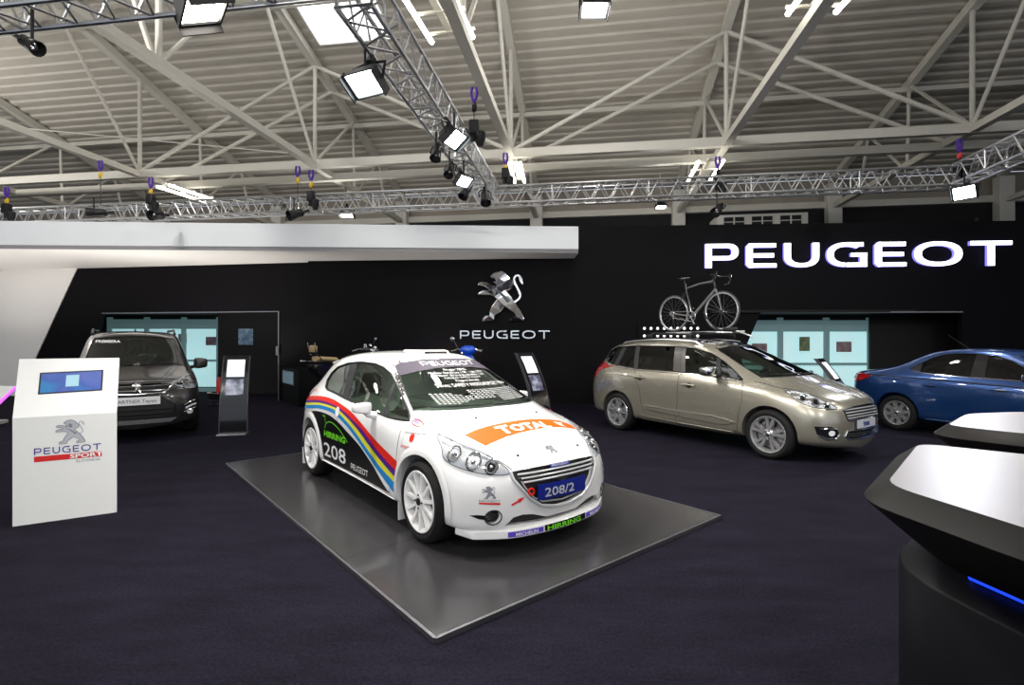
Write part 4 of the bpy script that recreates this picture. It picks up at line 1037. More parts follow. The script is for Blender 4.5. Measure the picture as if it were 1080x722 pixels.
for s in (-1, 1):
    PR = SIDE(s)
    for nm, u, l, m in (('red_stripe', RU, RL, 's_red'), ('violet_stripe', RL, PL, 's_purple'), ('yellow_stripe', PL, YL, 's_yellow'), ('blue_stripe', YL, BL, 's_blue')):
        PP(nm, B.patch(bandp(u, l), PR, .0022, .06), M[m])
    PP('black_side_panel', B.patch([catmull(BK, 4)+BKL[1:]], PR, .0022, .06), M['s_black'])
    fx = 1 if s < 0 else -1
    X = lambda a: (a if s < 0 else -2.60-a)     # left side texts run nose to tail
    k = (1, 0) if s < 0 else (-1, 0)
    x0 = -2.07 if s < 0 else -1.38
    PP('number_208', B.text('208', (x0, .318), .205, PR, k, (0, 1), .004, .05, .008, 1.98), M['s_silver'] if False else M['s_white'])
    x0 = -2.05 if s < 0 else -1.38
    PP('side_lettering', B.text('HIRRING', (x0, .525), .085, PR, k, (-.0, 1), .004, .05, .035, 1.72), M['s_green'])
    x0 = -1.34 if s < 0 else -.93
    PP('side_lettering', B.word((x0, .305), .40, .055, PR, k, (0, 1), .004, V=.22, H=.15), M['s_white'])
    PP('side_drawing', B.line(catmull([(-2.03,.61),(-1.98,.665),(-1.90,.69),(-1.80,.688),(-1.66,.655),(-1.52,.60),(-1.42,.545)], 5), PR, .009, .004), M['s_green'])
    PP('side_drawing', merge(B.line([(-2.10,.735),(-2.02,.735)], PR, .010, .004), B.line([(-2.03,.735),(-2.00,.67)], PR, .010, .004)), M['s_green'])
    a = (math.cos(math.radians(-26.5)), math.sin(math.radians(-26.5)))
    PP('pillar_lettering', B.text('HIRRING', (-.965 if s < 0 else -.553, -.553 if s < 0 else .637), .046, TOP, (.976, -.216) if s < 0 else (-.976, -.216), (.216, .976) if s < 0 else (.216, -.976), .003, .04, .04, 1.9), M['s_black'])
    el = [(-.215+.075*math.cos(q)*(1-.12*math.cos(2*q)), s*.706+.030*math.sin(q)) for q in [2*PI*j/20 for j in range(20)]]
    PP('brand_sticker', B.line(el, TOP, .009, .004, .02, True), M['s_redflat'])
    PP('brand_sticker', B.text('ESSO', (-.268 if s < 0 else -.162, s*.706-.012*(1 if s < 0 else -1)), .036, TOP, (1, 0) if s < 0 else (-1, 0), (0, 1) if s < 0 else (0, -1), .004, .05, .03, 1.15), M['s_violet'])
    PP('round_sticker', B.patch([circ(-.145, .772, .030)], PR, .004, .05), M['s_red'])
    PP('class_sticker', merge(B.line([(-.265,.80),(-.02,.812)], PR, .006, .004), B.line([(-.265,.80),(-.27,.70),(-.03,.70)], PR, .003, .004)), M['s_grey'])
    PP('class_sticker', B.text('DRUZSTVO', (-.285 if s < 0 else -.06, .683), .028, PR, k, (0, 1), .004, .05, .01, 1.2), M['s_redflat'])
    PP('fuel_sticker', B.text('TOTAL', (-2.66 if s < 0 else -2.52, .955), .045, PR, k, (0, 1), .004, .05, .01, 1.), M['s_redflat'])
    PP('stripe_sticker', B.patch([circ(-1.70,.815,.05)], PR, .005, .05), M['s_white'])
# ---- bonnet band
OB = catmull([(.178,-.517),(.165,-.42),(.160,-.32),(.155,-.11),(.150,.12),(.148,.32),(.149,.512)], 3)+[(.20,.60),(.295,.625)]+catmull([(.285,.50),(.280,.415),(.290,.25),(.303,.10),(.322,-.104),(.340,-.26),(.369,-.455)], 3)
PP('bonnet_band', B.patch([OB], TOP, .0022, .06), M['s_orange'])
wp = lambda x, y: (x-.0-(.0 if True else 0)+.03*((y-.1)/.5)**2*-1, y)
PP('bonnet_lettering', merge(B.text('T', (.298, -.235), .150, TOP, (0, 1), (-1, -.06), .004, .04, .05, 1.25, warp=None), B.text('OTAL', (.292, -.115), .125, TOP, (-.02, 1), (-1, -.06), .004, .04, .05, 1.30)), M['s_white'])
PP('bonnet_sticker', merge(B.patch([[(.19,.40),(.20,.50),(.235,.47),(.27,.49),(.255,.44),(.235,.42)]], TOP, .004, .04)), M['s_white'])
PP('bonnet_sticker', merge(B.line([(.19,.565),(.235,.572)], TOP, .012, .004), B.line([(.25,.575),(.262,.578)], TOP, .012, .004)), M['s_redflat'])
PP('bonnet_catch', merge(*[B.patch([[(a+u*.9, b_+v*.9) for u, v in circ(0, 0, .012, 12)]], TOP, .006, .03, .006) for a, b_ in ((.02,-.30),(.02,.36),(.56,-.30),(.56,.33))]), M['black'])
PP('nose_emblem', B.lion((.612, .018), .085, TOP, (0, 1), (-1, 0), .005, .004), M['s_grey'])
# ---- grille
M['satin'] = mat('satin_chrome', (.74, .75, .77), .28, .55)
gm = PP('grille_mesh', B.patch([GRL], FRONT, -.03, .08), M['darkmesh'])
PP('grille_surround', B.bead(GRL[0:12], FRONT, .013, .004, .03, 8), M['satin'])
inner = [(-.375,.556),(-.34,.49),(-.27,.405),(-.19,.363),(0,.345),(.19,.363),(.27,.405),(.34,.49),(.375,.556)]
PP('grille_surround', B.bead(inner, FRONT, .006, -.012, .03, 8), M['satin'])
for z, yy, r in ((.580, .385, .007), (.552, .365, .007), (.524, .35, .008)): PP('grille_bar', B.bead([(-yy, z), (-yy*.5, z+.003), (0, z+.004), (yy*.5, z+.003), (yy, z)], FRONT, r, .0, .04, 6), M['satin'])
PP('grille_badge', B.patch([[(-.10,.592),(.10,.592),(.10,.614),(-.10,.614)]], FRONT, .006, .05, .006), M['s_navy'])
PP('grille_badge_lettering', B.word((-.085, .597), .17, .013, FRONT, off=.0075), M['s_silver'])
pt = PP('number_plate', B.patch([[(-.245,.385),(.245,.375),(.245,.492),(-.245,.495)]], FRONT, .010, .08, .008), M['s_navy'])
PP('plate_lettering', B.text('208/2', (-.195, .405), .088, FRONT, (1, -.01), (0, 1), .020, .05, .012, 1.48), M['s_silver'])
PP('tow_hook', merge(B.bead(circ(-.302,.455,.022,14), FRONT, .008, .010, .02, 6, True)), M['s_red'])
PP('tow_arrow', B.patch([[(-.445,.372),(-.395,.395),(-.39,.385),(-.352,.425),(-.405,.415),(-.40,.408),(-.45,.385)]], FRONT, .004, .05), M['s_redflat'])
PP('intake_mesh', B.patch([INT], FRONT, -.035, .1), M['darkmesh'])
for s in (-1, 1):
    PP('fog_recess', merge(B.patch([circ(s*.565, .300, .050)], FRONT, -.03, .05)), M['gloss_black'])
    PP('fog_recess_ring', B.bead(circ(s*.565, .300, .052), FRONT, .004, .001, .03, 6, True), M['black'])
    PP('bumper_slot', B.patch([[(s*.70,.318),(s*.66,.322),(s*.615,.318),(s*.615,.286),(s*.65,.292)]], FRONT, .002, .04), M['s_black'])
PP('bumper_emblem', B.lion((-.590, .432), .085, FRONT, (1, 0), (0, 1), .004), M['s_grey'])
PP('bumper_lettering', B.word((-.650, .413), .125, .015, FRONT, (1, -.06), off=.004), M['s_grey'])
PP('bumper_sticker', B.patch([[(-.650,.398),(-.525,.388),(-.525,.402),(-.650,.410)]], FRONT, .004, .05), M['s_redflat'])
PP('bumper_emblem', B.lion((.590, .432), .085, FRONT, (1, 0), (0, 1), .004), M['s_grey'])
# ---- splitter
lp = catmull([(.40,-.762),(.465,-.715),(.535,-.645),(.665,-.44),(.715,-.22),(.730,0),(.715,.22),(.665,.44),(.535,.645),(.465,.715),(.40,.762)], 5)
bm = BM(); prev = None
for x, y in lp:
    r = Vector((x-.1, y, 0)).normalized(); tp = min(1, (.765-abs(y))/.10); p = Vector((x, y, 0))-r*.03*(1-tp)
    q = [bm.verts.new(p+r*a+Vector((0, 0, z))) for a, z in ((-.03,.204),(.002*tp,.200),(.007*tp,.194),(.009*tp,.148+.02*(1-tp)),(.004*tp,.142+.02*(1-tp)),(-.12,.140+.02*(1-tp)))]
    if prev:
        for k in range(5): bm.faces.new((prev[k], prev[k+1], q[k+1], q[k]))
    prev = q
fix(bm); BL_ = Body((lambda m: (bm.to_mesh(m), m)[1])(bpy.data.meshes.new('l')))
PP('front_splitter', bm, M['paintw'])
PP('splitter_sticker', BL_.patch([[(-.185,.150),(.25,.150),(.25,.194),(-.185,.194)]], FRONT, .002, .05), M['s_black'])
PP('splitter_lettering', BL_.text('HIRRING', (-.165,.153), .046, FRONT, off=.004, bold=.03, sx=1.95, step=.04), M['s_green'])
for y0, y1 in ((-.47, -.195), (.26, .52)):
    PP('splitter_sticker', BL_.patch([[(y0,.152),(y1,.152),(y1,.188),(y0,.188)]], FRONT, .002, .05), M['s_violet'])
    PP('splitter_lettering', BL_.text('MICHELIN', (y0+.05,.157), .032, FRONT, off=.004, bold=.02, sx=1.25, step=.04), M['s_white'])
# ---- headlamps
def DIAG(s):
    q = math.sqrt(.5)
    return lambda u, v: (Vector((q*(u/q*.5), 0, 0))*0+Vector((u*q, s*(-u*q), v))+Vector((2*q, s*2*q, 0)), Vector((-q, -s*q, 0)))
uu = lambda x, y: (x-abs(y))*math.sqrt(.5)
HL = [(.038,.679,.816),(.121,.655,.800),(.215,.630,.775),(.306,.590,.748),(.40,.535,.722),(.50,.475,.682),(.590,.430,.628),(.622,.425,.600),(.625,.445,.583),(.563,.565,.588),(.435,.696,.620),(.306,.758,.660),(.262,.765,.690),(.22,.745,.735),(.12,.72,.785)]
for s in (-1, 1):
    D = DIAG(s); P2d = [(uu(x, y), z) for x, y, z in HL]
    P2d = smooth_poly(P2d, 1)
    h = PP('headlamp', B.patch([P2d], D, .0015, .05), M['lens'])
    PP('headlamp_rim', B.bead(P2d, D, .0035, .003, .03, 6, True), M['s_grey'], h)
    for (x, y, z, r, m) in ((.31,.69,.705,.045,'chrome'), (.43,.60,.665,.050,'chrome'), (.535,.52,.632,.042,'gloss_black')):
        c = (uu(x, y), z)
        PP('lamp_bowl', B.bead(circ(c[0], c[1], r, 20), D, .009, .004, .02, 6, True), M['chrome'], h)
        bm = B.patch([circ(c[0], c[1], r*.72, 20)], D, .004, .03)
        PP('lamp_reflector', bm, M['gloss_black'] if m != 'chrome' else M['silverrim'], h)
        o_, d_ = D(*c); hp_, nn = B.hit(o_, d_)
        bm = BM(); ball(bm, hp_+nn*.004, (r*.42, r*.42, r*.42), 12, 8); PP('lamp_bulb_lens', bm, M['chrome'], h)
    PP('daylight_strip', B.line([(uu(.10,.66),.785),(uu(.22,.64),.755),(uu(.33,.60),.725)], D, .016, .005), M['whiterim'], h)
    PP('daylight_strip', B.line([(uu(.38,.56),.705),(uu(.47,.51),.678),(uu(.56,.465),.642)], D, .014, .005), M['s_grey'], h)
    PP('lamp_cover', B.patch([P2d], D, .016, .06), M['clearcover'] if 'clearcover' in M else M.setdefault('clearcover', glass_mat('lamp_cover_glass', (.92, .93, .95), .5)), h)
# ---- tail lamps
for s in (-1, 1):
    PP('tail_lamp', B.patch([[(s*.50,.80),(s*.60,.78),(s*.78,.86),(s*.74,.97),(s*.62,.98),(s*.52,.90)]], REAR, .004, .05, .004), M['redlens'])
# ---- mirrors
for s in (-1, 1):
    o = mirror_part(car, -.86, .80, .885, s, M['paintw'], .72, False)
# ---- mud flaps
for s in (-1, 1):
    for x in (-.405, -WB-.42):
        bm = BM(); box(bm, (x, s*.70, .155), (.012, .17, .20), bev=.004); PP('mud_flap', bm, M['s_silver'] if False else M['white'])
# ---- roof hatch, spoiler, wipers
bm = BM(); y = .15
pr = [(-1.12,1.400),(-1.15,1.432),(-1.20,1.446),(-1.55,1.444),(-1.60,1.40),(-1.12,1.38)]
prism(bm, pr, -.16, .16, lambda u, v, d: Vector((u, d*(1 if v < 1.44 else .9), v))); PP('roof_vent', fix(bm), M['paintw'], angle=25)
bm = BM(); prism(bm, [(-1.118,1.404),(-1.143,1.428),(-1.148,1.427),(-1.123,1.402)], -.13, .13, lambda u, v, d: Vector((u+.002, d, v))); PP('vent_opening', fix(bm), M['s_black'])
bm = BM(); prism(bm, [(-2.62,1.345),(-2.78,1.335),(-2.95,1.300),(-2.95,1.285),(-2.75,1.29)], -.42, .42, lambda u, v, d: Vector((u, d, v-.03*abs(d)/.42))); PP('roof_spoiler', fix(bm), M['paintw'])
for y0, y1 in ((-.55,-.02), (-.02,.50)):
    P = [B.hit(Vector((3., y, .975+.012*abs(y-y0))), Vector((-1, 0, 0)))[0] for y in [y0+(y1-y0)*k/8 for k in range(9)]]
    bm = BM(); tube(bm, [p+Vector((.012, 0, .006)) for p in P if p], .007, 6); PP('wiper', bm, M['black'])
# ---- lettering on the windscreen
sg = [(-.49,1.298),(-.44,1.325),(-.25,1.352),(0,1.362),(.25,1.352),(.44,1.325),(.49,1.298),(.525,1.215),(.40,1.25),(.2,1.276),(0,1.284),(-.2,1.276),(-.40,1.25),(-.525,1.215)]
M['sunstrip'] = mat('sun_strip_film', srgb(78, 72, 84), .6, spec=.15)
PP('sun_strip', B.patch([sg], FRONT, .001, .06), M['sunstrip'])
PP('sun_strip_lettering', B.word((-.30, 1.297), .60, .036, FRONT, off=.003, V=.17, H=.13), M['s_white'])
M['s_print'] = mat('decal_print_grey', (.74, .74, .74), .5)
M['s_small'] = mat('decal_small_grey', (.50, .51, .51), .6)
rows_t = [('Peugeot 208 R2', -.15, 1.250, .026, 1.5), ('Majster Slovenska a SR v rally 2014', -.32, 1.225, .024, 1.75), ('Majster Slovenskej republiky v rally', -.27, 1.204, .020, 1.9),
          ('Kategoria 2WD a trieda 8', -.22, 1.184, .018, 2.1), ('Peugeot Slovakia', -.14, 1.158, .022, 1.8), ('Servis: SAFETY MOTORSPORT Nitra', -.36, 1.118, .036, 1.42)]
for tx, y0, z0, sz, sx in rows_t:
    PP('windscreen_lettering', B.text(tx, (y0, z0), sz, FRONT, off=.002, step=.06, sx=sx, bold=.0), M['s_print'])
random.seed(3)
def dashes(y0, y1, z0, z1, rows, cols, skew, dens):
    P = []
    for r in range(rows):
        z = z1+(z0-z1)*r/(rows-1)
        for c in range(cols):
            if c > cols*dens(r/(rows-1)): continue
            a = y0+(y1-y0)*c/cols+skew*r/(rows-1); w = (y1-y0)/cols*.74
            P.append([(a, z), (a+w*.9, z+.001), (a+w*.9, z+.0058), (a, z+.0048)])
    return P
dd = dashes(-.47,-.05,.995,1.065,7,11,.0,lambda f: .9-.5*abs(f-.5)*2)
dd += dashes(-.13,.14,1.025,1.085,6,6,.02,lambda f: 1-.25*f)
dd += dashes(.13,.48,1.0,1.085,8,16,.02,lambda f: .9)
PP('windscreen_small_print', B.patch(dd, FRONT, .002, .2), M['s_small'])
# ---- cabin: dashboard, seats, cage
bm = BM(); prism(bm, [(-.30,.50),(-.30,.88),(-.62,.93),(-.85,.90),(-.92,.80),(-.85,.50)], -.66, .66, lambda u, v, d: Vector((u, d, v))); PP('dashboard', fix(bm), M['interior'])
for y in (-.34, .34): seat(car, -1.45, y, M['seat'], .30)
steering(car, (-.98, .34, .86))
M['cage'] = mat('roll_cage_white', (.45, .45, .43), .4)
bm = BM()
for s in (-1, 1):
    tube(bm, catmull([(-1.72, s*.62, .25), (-1.72, s*.61, .95), (-1.76, s*.50, 1.27), (-1.78, s*.40, 1.33)], 4), .02, 8)
    tube(bm, catmull([(-.62, s*.60, .4), (-.72, s*.585, .85), (-1.05, s*.47, 1.15), (-1.30, s*.42, 1.27), (-1.78, s*.38, 1.32)], 4), .02, 8)
    tube(bm, [(-1.74, s*.55, 1.2), (-2.55, s*.50, .75)], .018, 8)
tube(bm, [(-1.78, -.40, 1.33), (-1.78, .40, 1.33)], .02, 8); tube(bm, [(-1.25, -.43, 1.26), (-1.25, .43, 1.26)], .02, 8)
tube(bm, [(-1.74, .58, 1.05), (-1.72, -.6, .35)], .018, 8); tube(bm, [(-1.77, -.45, 1.28), (-1.72, .6, .4)], .018, 8)
tube(bm, [(-.75, -.60, .95), (-1.72, -.60, .45)], .018, 8); tube(bm, [(-.75, .60, .95), (-1.72, .60, .45)], .018, 8)
PP('roll_cage', bm, M['cage'])
bm = BM(); box(bm, (-1.2, 0, .20), (2.4, 1.3, .03)); PP('cabin_floor', bm, M['interior'], None)

for x in (0, -WB):
    for s in (-1, 1): add_wheel(car, x, s, RW, .815, RW, .21, .225, (11, 'race'), M['whiterim'])
# ================================================================ the estate car / people carrier
M['paintb'] = mat('champagne_metallic', (.39, .37, .305), .27, .7, coat=1., coatr=.02)
HD5 = Vector((.5633, -.8262, 0)); LF5 = Vector((.8262, .5633, 0)); org5 = Vector((3.42, 6.82, 0))+LF5*.86
mpv = thing('people_carrier', 'champagne beige metallic people carrier with a roof rack and bicycle, right of the rally car', 'car', (org5.x, org5.y, 0), math.atan2(HD5.y, HD5.x))
ROWS5 = [
 ([.85,.83,.74,.60,.42,.0,-.42,-.9,-1.4,-1.9,-2.35,-2.73,-3.12,-3.35,-3.48,-3.50],
  [0,.36,.62,.78,.83,.86,.85,.84,.84,.84,.85,.86,.83,.76,.46,0], [.20]*4+[.20]*8+[.25]*4),
 ([.91,.89,.80,.64,.45,0,-.42,-.9,-1.4,-1.9,-2.35,-2.73,-3.15,-3.42,-3.56,-3.58],
  [0,.37,.64,.80,.87,.895,.89,.875,.875,.875,.89,.90,.87,.79,.48,0], [.34]*16),
 ([.925,.90,.80,.64,.45,0,-.42,-.9,-1.4,-1.9,-2.35,-2.73,-3.16,-3.45,-3.58,-3.60],
  [0,.37,.64,.80,.875,.91,.905,.89,.89,.895,.905,.91,.88,.80,.48,0], [.62,.62,.62,.63,.64,.65,.65,.65,.65,.65,.66,.67,.67,.67,.67,.67]),
 ([.86,.84,.72,.53,.35,-.02,-.42,-.9,-1.4,-1.9,-2.35,-2.73,-3.14,-3.43,-3.55,-3.57],
  [0,.37,.63,.77,.84,.885,.895,.89,.89,.895,.90,.90,.87,.79,.47,0], [.79,.79,.79,.82,.85,.89,.90,.90,.90,.91,.92,.93,.93,.93,.93,.93]),
 ([.68,.66,.54,.38,.22,-.08,-.42,-.9,-1.4,-1.9,-2.35,-2.72,-3.06,-3.38,-3.50,-3.52],
  [0,.34,.57,.68,.75,.80,.83,.85,.86,.86,.86,.85,.82,.73,.45,0], [.89,.89,.90,.915,.94,.97,.99,1.01,1.02,1.04,1.06,1.08,1.10,1.10,1.08,1.08]),
 ([.10,.08,-.02,-.16,-.30,-.44,-.62,-.95,-1.42,-1.9,-2.34,-2.68,-3.0,-3.30,-3.46,-3.48],
  [0,.34,.58,.72,.76,.785,.80,.82,.83,.83,.825,.81,.78,.69,.43,0], [1.06,1.06,1.05,1.035,1.03,1.03,1.04,1.055,1.07,1.085,1.10,1.115,1.13,1.13,1.12,1.12]),
 ([-.90,-.92,-.99,-1.08,-1.16,-1.26,-1.36,-1.52,-1.75,-2.02,-2.35,-2.64,-2.90,-3.15,-3.30,-3.32],
  [0,.30,.50,.59,.625,.64,.65,.66,.67,.67,.66,.645,.62,.56,.37,0], [1.50,1.495,1.48,1.455,1.465,1.485,1.50,1.52,1.54,1.545,1.535,1.52,1.49,1.46,1.46,1.465]),
 ([-1.06,-1.08,-1.12,-1.2,-1.28,-1.36,-1.45,-1.58,-1.78,-2.02,-2.32,-2.58,-2.82,-3.02,-3.14,-3.18],
  [0,.22,.38,.44,.47,.48,.49,.49,.50,.50,.49,.48,.46,.40,.25,0], [1.545,1.545,1.54,1.535,1.545,1.56,1.57,1.58,1.59,1.595,1.585,1.57,1.55,1.525,1.51,1.51]),
 ([-1.2,-1.22,-1.26,-1.31,-1.38,-1.45,-1.53,-1.65,-1.82,-2.02,-2.3,-2.52,-2.7,-2.86,-2.98,-3.04],
  [0]*16, [1.575,1.576,1.58,1.585,1.59,1.595,1.60,1.605,1.61,1.61,1.60,1.59,1.575,1.56,1.545,1.54]),
]
ROWS5 = [([x-.09*x/.9 if x > 0 else (x-.07*min(1, (-2.73-x)/.8) if x < -2.73 else x) for x in X], Y, [z+(.018 if i > 5 else 0) for z in Z]) for i, (X, Y, Z) in enumerate(ROWS5)]
DLO5 = [(-3.13,1.20),(-3.22,1.28),(-3.20,1.38),(-3.02,1.462),(-2.6,1.488),(-2.3,1.492),(-1.63,1.485),(-1.30,1.458),(-1.0,1.385),(-.76,1.268),(-.55,1.13),(-.41,1.03),(-.44,1.02),(-.60,1.045),(-.88,1.072),(-1.35,1.084),(-1.55,1.092),(-2.27,1.104),(-2.6,1.125),(-2.95,1.16)]
WS5 = [(-.70,1.065),(-.60,1.075),(-.3,1.085),(0,1.088),(.3,1.085),(.60,1.075),(.70,1.065),(.63,1.25),(.56,1.42),(.53,1.455),(.3,1.50),(0,1.515),(-.3,1.50),(-.53,1.455),(-.56,1.42),(-.63,1.25)]
RW5 = [(-.62,1.16),(0,1.15),(.62,1.16),(.55,1.38),(.50,1.43),(0,1.46),(-.50,1.43),(-.55,1.38)]
GR5 = [(-.47,.70),(-.44,.60),(-.42,.57),(.42,.57),(.44,.60),(.47,.70),(.25,.735),(0,.742),(-.25,.735)]
GR5b = [(-.44,.44),(-.47,.38),(-.40,.335),(0,.325),(.40,.335),(.47,.38),(.44,.44),(0,.435)]
cuts = [cutter_side(DLO5), cutter_front(WS5, -1.5, .3), cutter_front(RW5, -3.8, -3.0), cutter_front(GR5, .5, 1.1), cutter_front(GR5b, .5, 1.1)]
B5, shell5 = car_shell(mpv, body_rows(ROWS5, .18), cuts, [(0, .338, .372), (-2.727, .338, .372)], .35, M['paintb'])
B = B5
def Q(nm, bm, m, par=None, **k): return obj(nm, bm, m, par or mpv, True, **k)
Q('windscreen', B.patch([WS5], FRONT, -.004, .09), M['glass']); Q('rear_window', B.patch([RW5], REAR, -.004, .1), M['tint'])
M['greytrimcar'] = mat('satin_grey_trim', (.035, .033, .031), .35, .3)
for s in (-1, 1):
    PR = SIDE(s)
    Q('rear_quarter_window', B.patch([[(-3.13,1.20),(-3.22,1.28),(-3.20,1.38),(-3.02,1.462),(-2.6,1.488),(-2.49,1.490),(-2.39,1.112),(-2.6,1.125),(-2.95,1.16)]], PR, -.004, .1), M['tint'])
    Q('rear_door_window', B.patch([[(-2.40,1.491),(-1.63,1.485),(-1.56,1.092),(-2.27,1.104),(-2.31,1.105)]], PR, -.004, .1), M['tint'])
    Q('front_door_window', B.patch([[(-1.46,1.475),(-1.30,1.458),(-1.0,1.385),(-.90,1.34),(-.80,1.065),(-.88,1.072),(-1.35,1.084)]], PR, -.004, .1), M['glass'])
    Q('front_quarter_window', B.patch([[(-.84,1.31),(-.76,1.268),(-.55,1.13),(-.43,1.04),(-.60,1.045),(-.745,1.06)]], PR, -.004, .1), M['glass'])
    Q('pillar_trim', B.patch([[(-2.50,1.50),(-2.40,1.50),(-2.30,1.095),(-2.40,1.10)]], PR, .001, .06), M['greytrimcar'])
    Q('pillar_trim', B.patch([[(-1.66,1.495),(-1.45,1.485),(-1.34,1.075),(-1.57,1.085)]], PR, .001, .06), M['greytrimcar'])
    Q('pillar_trim', B.patch([[(-.91,1.35),(-.83,1.31),(-.735,1.05),(-.81,1.055)]], PR, .001, .06), M['black'])
    Q('window_seal', B.bead(DLO5, PR, .009, .001, .06, 6, True), M['gloss_black'])
    Q('chrome_window_strip', B.bead([(-3.10,1.155),(-2.6,1.103),(-2.27,1.083),(-1.5,1.068),(-.9,1.05),(-.5,1.01)], PR, .008, .002, .08, 6), M['chrome'])
    Q('door_seam', B.line([(-2.44,1.50),(-2.37,1.11),(-2.20,.72),(-2.17,.47),(-2.03,.30)], PR, .007, .0015), M['seam'])
    Q('door_seam', B.line([(-1.53,1.48),(-1.44,1.07),(-1.45,.6),(-1.50,.28)], PR, .007, .0015), M['seam'])
    Q('door_seam', B.line([(-.42,1.02),(-.38,.98),(-.36,.77),(-.42,.51),(-.45,.31),(-.6,.28),(-2.03,.29)], PR, .007, .0015), M['seam'])
    Q('rear_wing_seam', B.line([(-3.15,1.18),(-3.10,1.0),(-3.20,.80)], PR, .006, .0015), M['seam'])
    Q('body_crease', B.bead([(-3.2,.98),(-2.7,.985),(-2.2,.965),(-1.9,.945)], PR, .006, .0, .1, 6), M['paintb'])
    for x in (-2.21, -1.24):
        z = .957 if x < -2 else .898
        Q('door_handle', B.bead([(x-.11, z), (x-.05, z+.004), (x+.05, z+.003), (x+.11, z-.004)], PR, .016, .022, .04, 8), M['paintb'])
        Q('handle_recess', B.patch([circ(x, z-.004, .045, 16)], PR, .002, .04), M['greytrimcar'])
    Q('side_moulding', B.patch([[(-2.13,.50),(-1.43,.475),(-1.42,.405),(-2.10,.445),(-2.15,.465)]], PR, .014, .08, .012), M['paintb'])
    Q('side_moulding', B.patch([[(-1.40,.473),(-.82,.475),(-.47,.43),(-.60,.385),(-.72,.372),(-1.40,.402)]], PR, .014, .08, .012), M['paintb'])
    Q('moulding_chrome', B.bead([(-2.12,.505),(-1.43,.482),(-.82,.480),(-.50,.435)], PR, .006, .016, .08, 6), M['chrome'])
    Q('sill', B.patch([[(-2.2,.335),(-1.4,.30),(-.52,.29),(-.52,.255),(-1.4,.25),(-2.2,.27)]], PR, .012, .1, .01), M['paintb'])
    Q('fuel_flap', B.line([(-3.05,.93),(-2.85,.93),(-2.85,.80),(-3.05,.80),(-3.05,.93)], PR, .004, .0015), M['seam']) if s < 0 else None
    # rear lamp wraps the corner
    Q('tail_lamp', B.patch([[(-3.60,.90),(-3.42,.905),(-3.31,.96),(-3.25,1.05),(-3.02,1.10),(-3.10,1.15),(-3.25,1.19),(-3.60,1.20)]], PR, .006, .05, .006), M['redlens'])
    Q('tail_lamp_inner', B.patch([[(s*.62,.92),(s*.80,.90),(s*.80,1.14),(s*.62,1.12)]], REAR, .005, .05), M['redlens'])
    # headlamp
    D = DIAG(s)
    H5 = [(.118,.77,.945),(.25,.715,.930),(.38,.67,.895),(.50,.64,.845),(.61,.585,.785),(.70,.50,.715),(.60,.64,.715),(.50,.72,.735),(.42,.765,.752),(.32,.80,.815)]
    P2 = smooth_poly([(uu(x, y), z) for x, y, z in H5], 1)
    h = Q('headlamp', B.patch([P2], D, .0015, .05), M['lens'])
    Q('headlamp_rim', B.bead(P2, D, .004, .003, .03, 6, True), M['greytrimcar'], h)
    for (x, y, z, r) in ((.34,.72,.835,.035), (.47,.66,.79,.042), (.58,.60,.745,.036)):
        Q('lamp_bowl', B.bead(circ(uu(x, y), z, r, 18), D, .009, .004, .02, 6, True), M['chrome'], h)
        Q('lamp_reflector', B.patch([circ(uu(x, y), z, r*.7, 18)], D, .004, .03), M['gloss_black'], h)
    Q('lamp_cover', B.patch([P2], D, .014, .06), M['clearcover'], h)
    # fog lamp recess
    FG = [(s*.80,.50),(s*.66,.50),(s*.59,.465),(s*.56,.40),(s*.60,.352),(s*.70,.35),(s*.78,.40)]
    Q('fog_recess', B.patch([FG], FRONT, .0025, .04), M['gloss_black'])
    Q('fog_trim', B.bead([(s*.56,.40),(s*.60,.352),(s*.70,.35),(s*.77,.39)], FRONT, .010, .006, .03, 6), M['chrome'])
    Q('fog_lamp', B.patch([circ(s*.655,.42,.035,16)], FRONT, .010, .03), M['lens'])
    Q('daylight_strip', B.bead([(s*.60,.475),(s*.68,.478),(s*.76,.475)], FRONT, .006, .006, .03, 6), M['chrome'])
    mirror_part(mpv, -.80, .84, 1.075, s, M['chrome'], 1.15)
    # roof rails
    PR5 = [(-2.95,.575),(-2.6,.595),(-2.0,.61),(-1.5,.60),(-1.20,.575)]
    P = [B.hit(Vector((x, s*y, 4)), Vector((0, 0, -1)))[0] for x, y in catmull(PR5, 4)]
    P = [p for p in P if p]; n = len(P)
    P = [p+Vector((0, 0, .045 if 1 < i < n-2 else .0)) for i, p in enumerate(P)]
    bm = BM(); tube(bm, P, .016, 8); Q('roof_rail', bm, M['alu'])
Q('windscreen_seal', B.bead(WS5, FRONT, .006, -.001, .06, 6, True), M['black'])
Q('bonnet_seam', merge(*[B.line([(.70,s*.46),(.55,s*.585),(.40,s*.66),(.25,s*.72),(.12,s*.76),(-.05,s*.765),(-.25,s*.775)], TOP, .007, .0015) for s in (-1, 1)]), M['seam'])
Q('bonnet_crease', merge(*[B.bead([(.70,s*.28),(.45,s*.36),(.15,s*.44)], TOP, .006, -.002, .06, 6) for s in (-1, 1)]), M['paintb'])
# black glass roof panel
Q('panoramic_roof', B.patch([[(-.98,-.42),(-1.05,-.47),(-2.5,-.46),(-2.55,0),(-2.5,.46),(-1.05,.47),(-.98,.42),(-.93,0)]], TOP, .002, .1), M['gloss_black'])
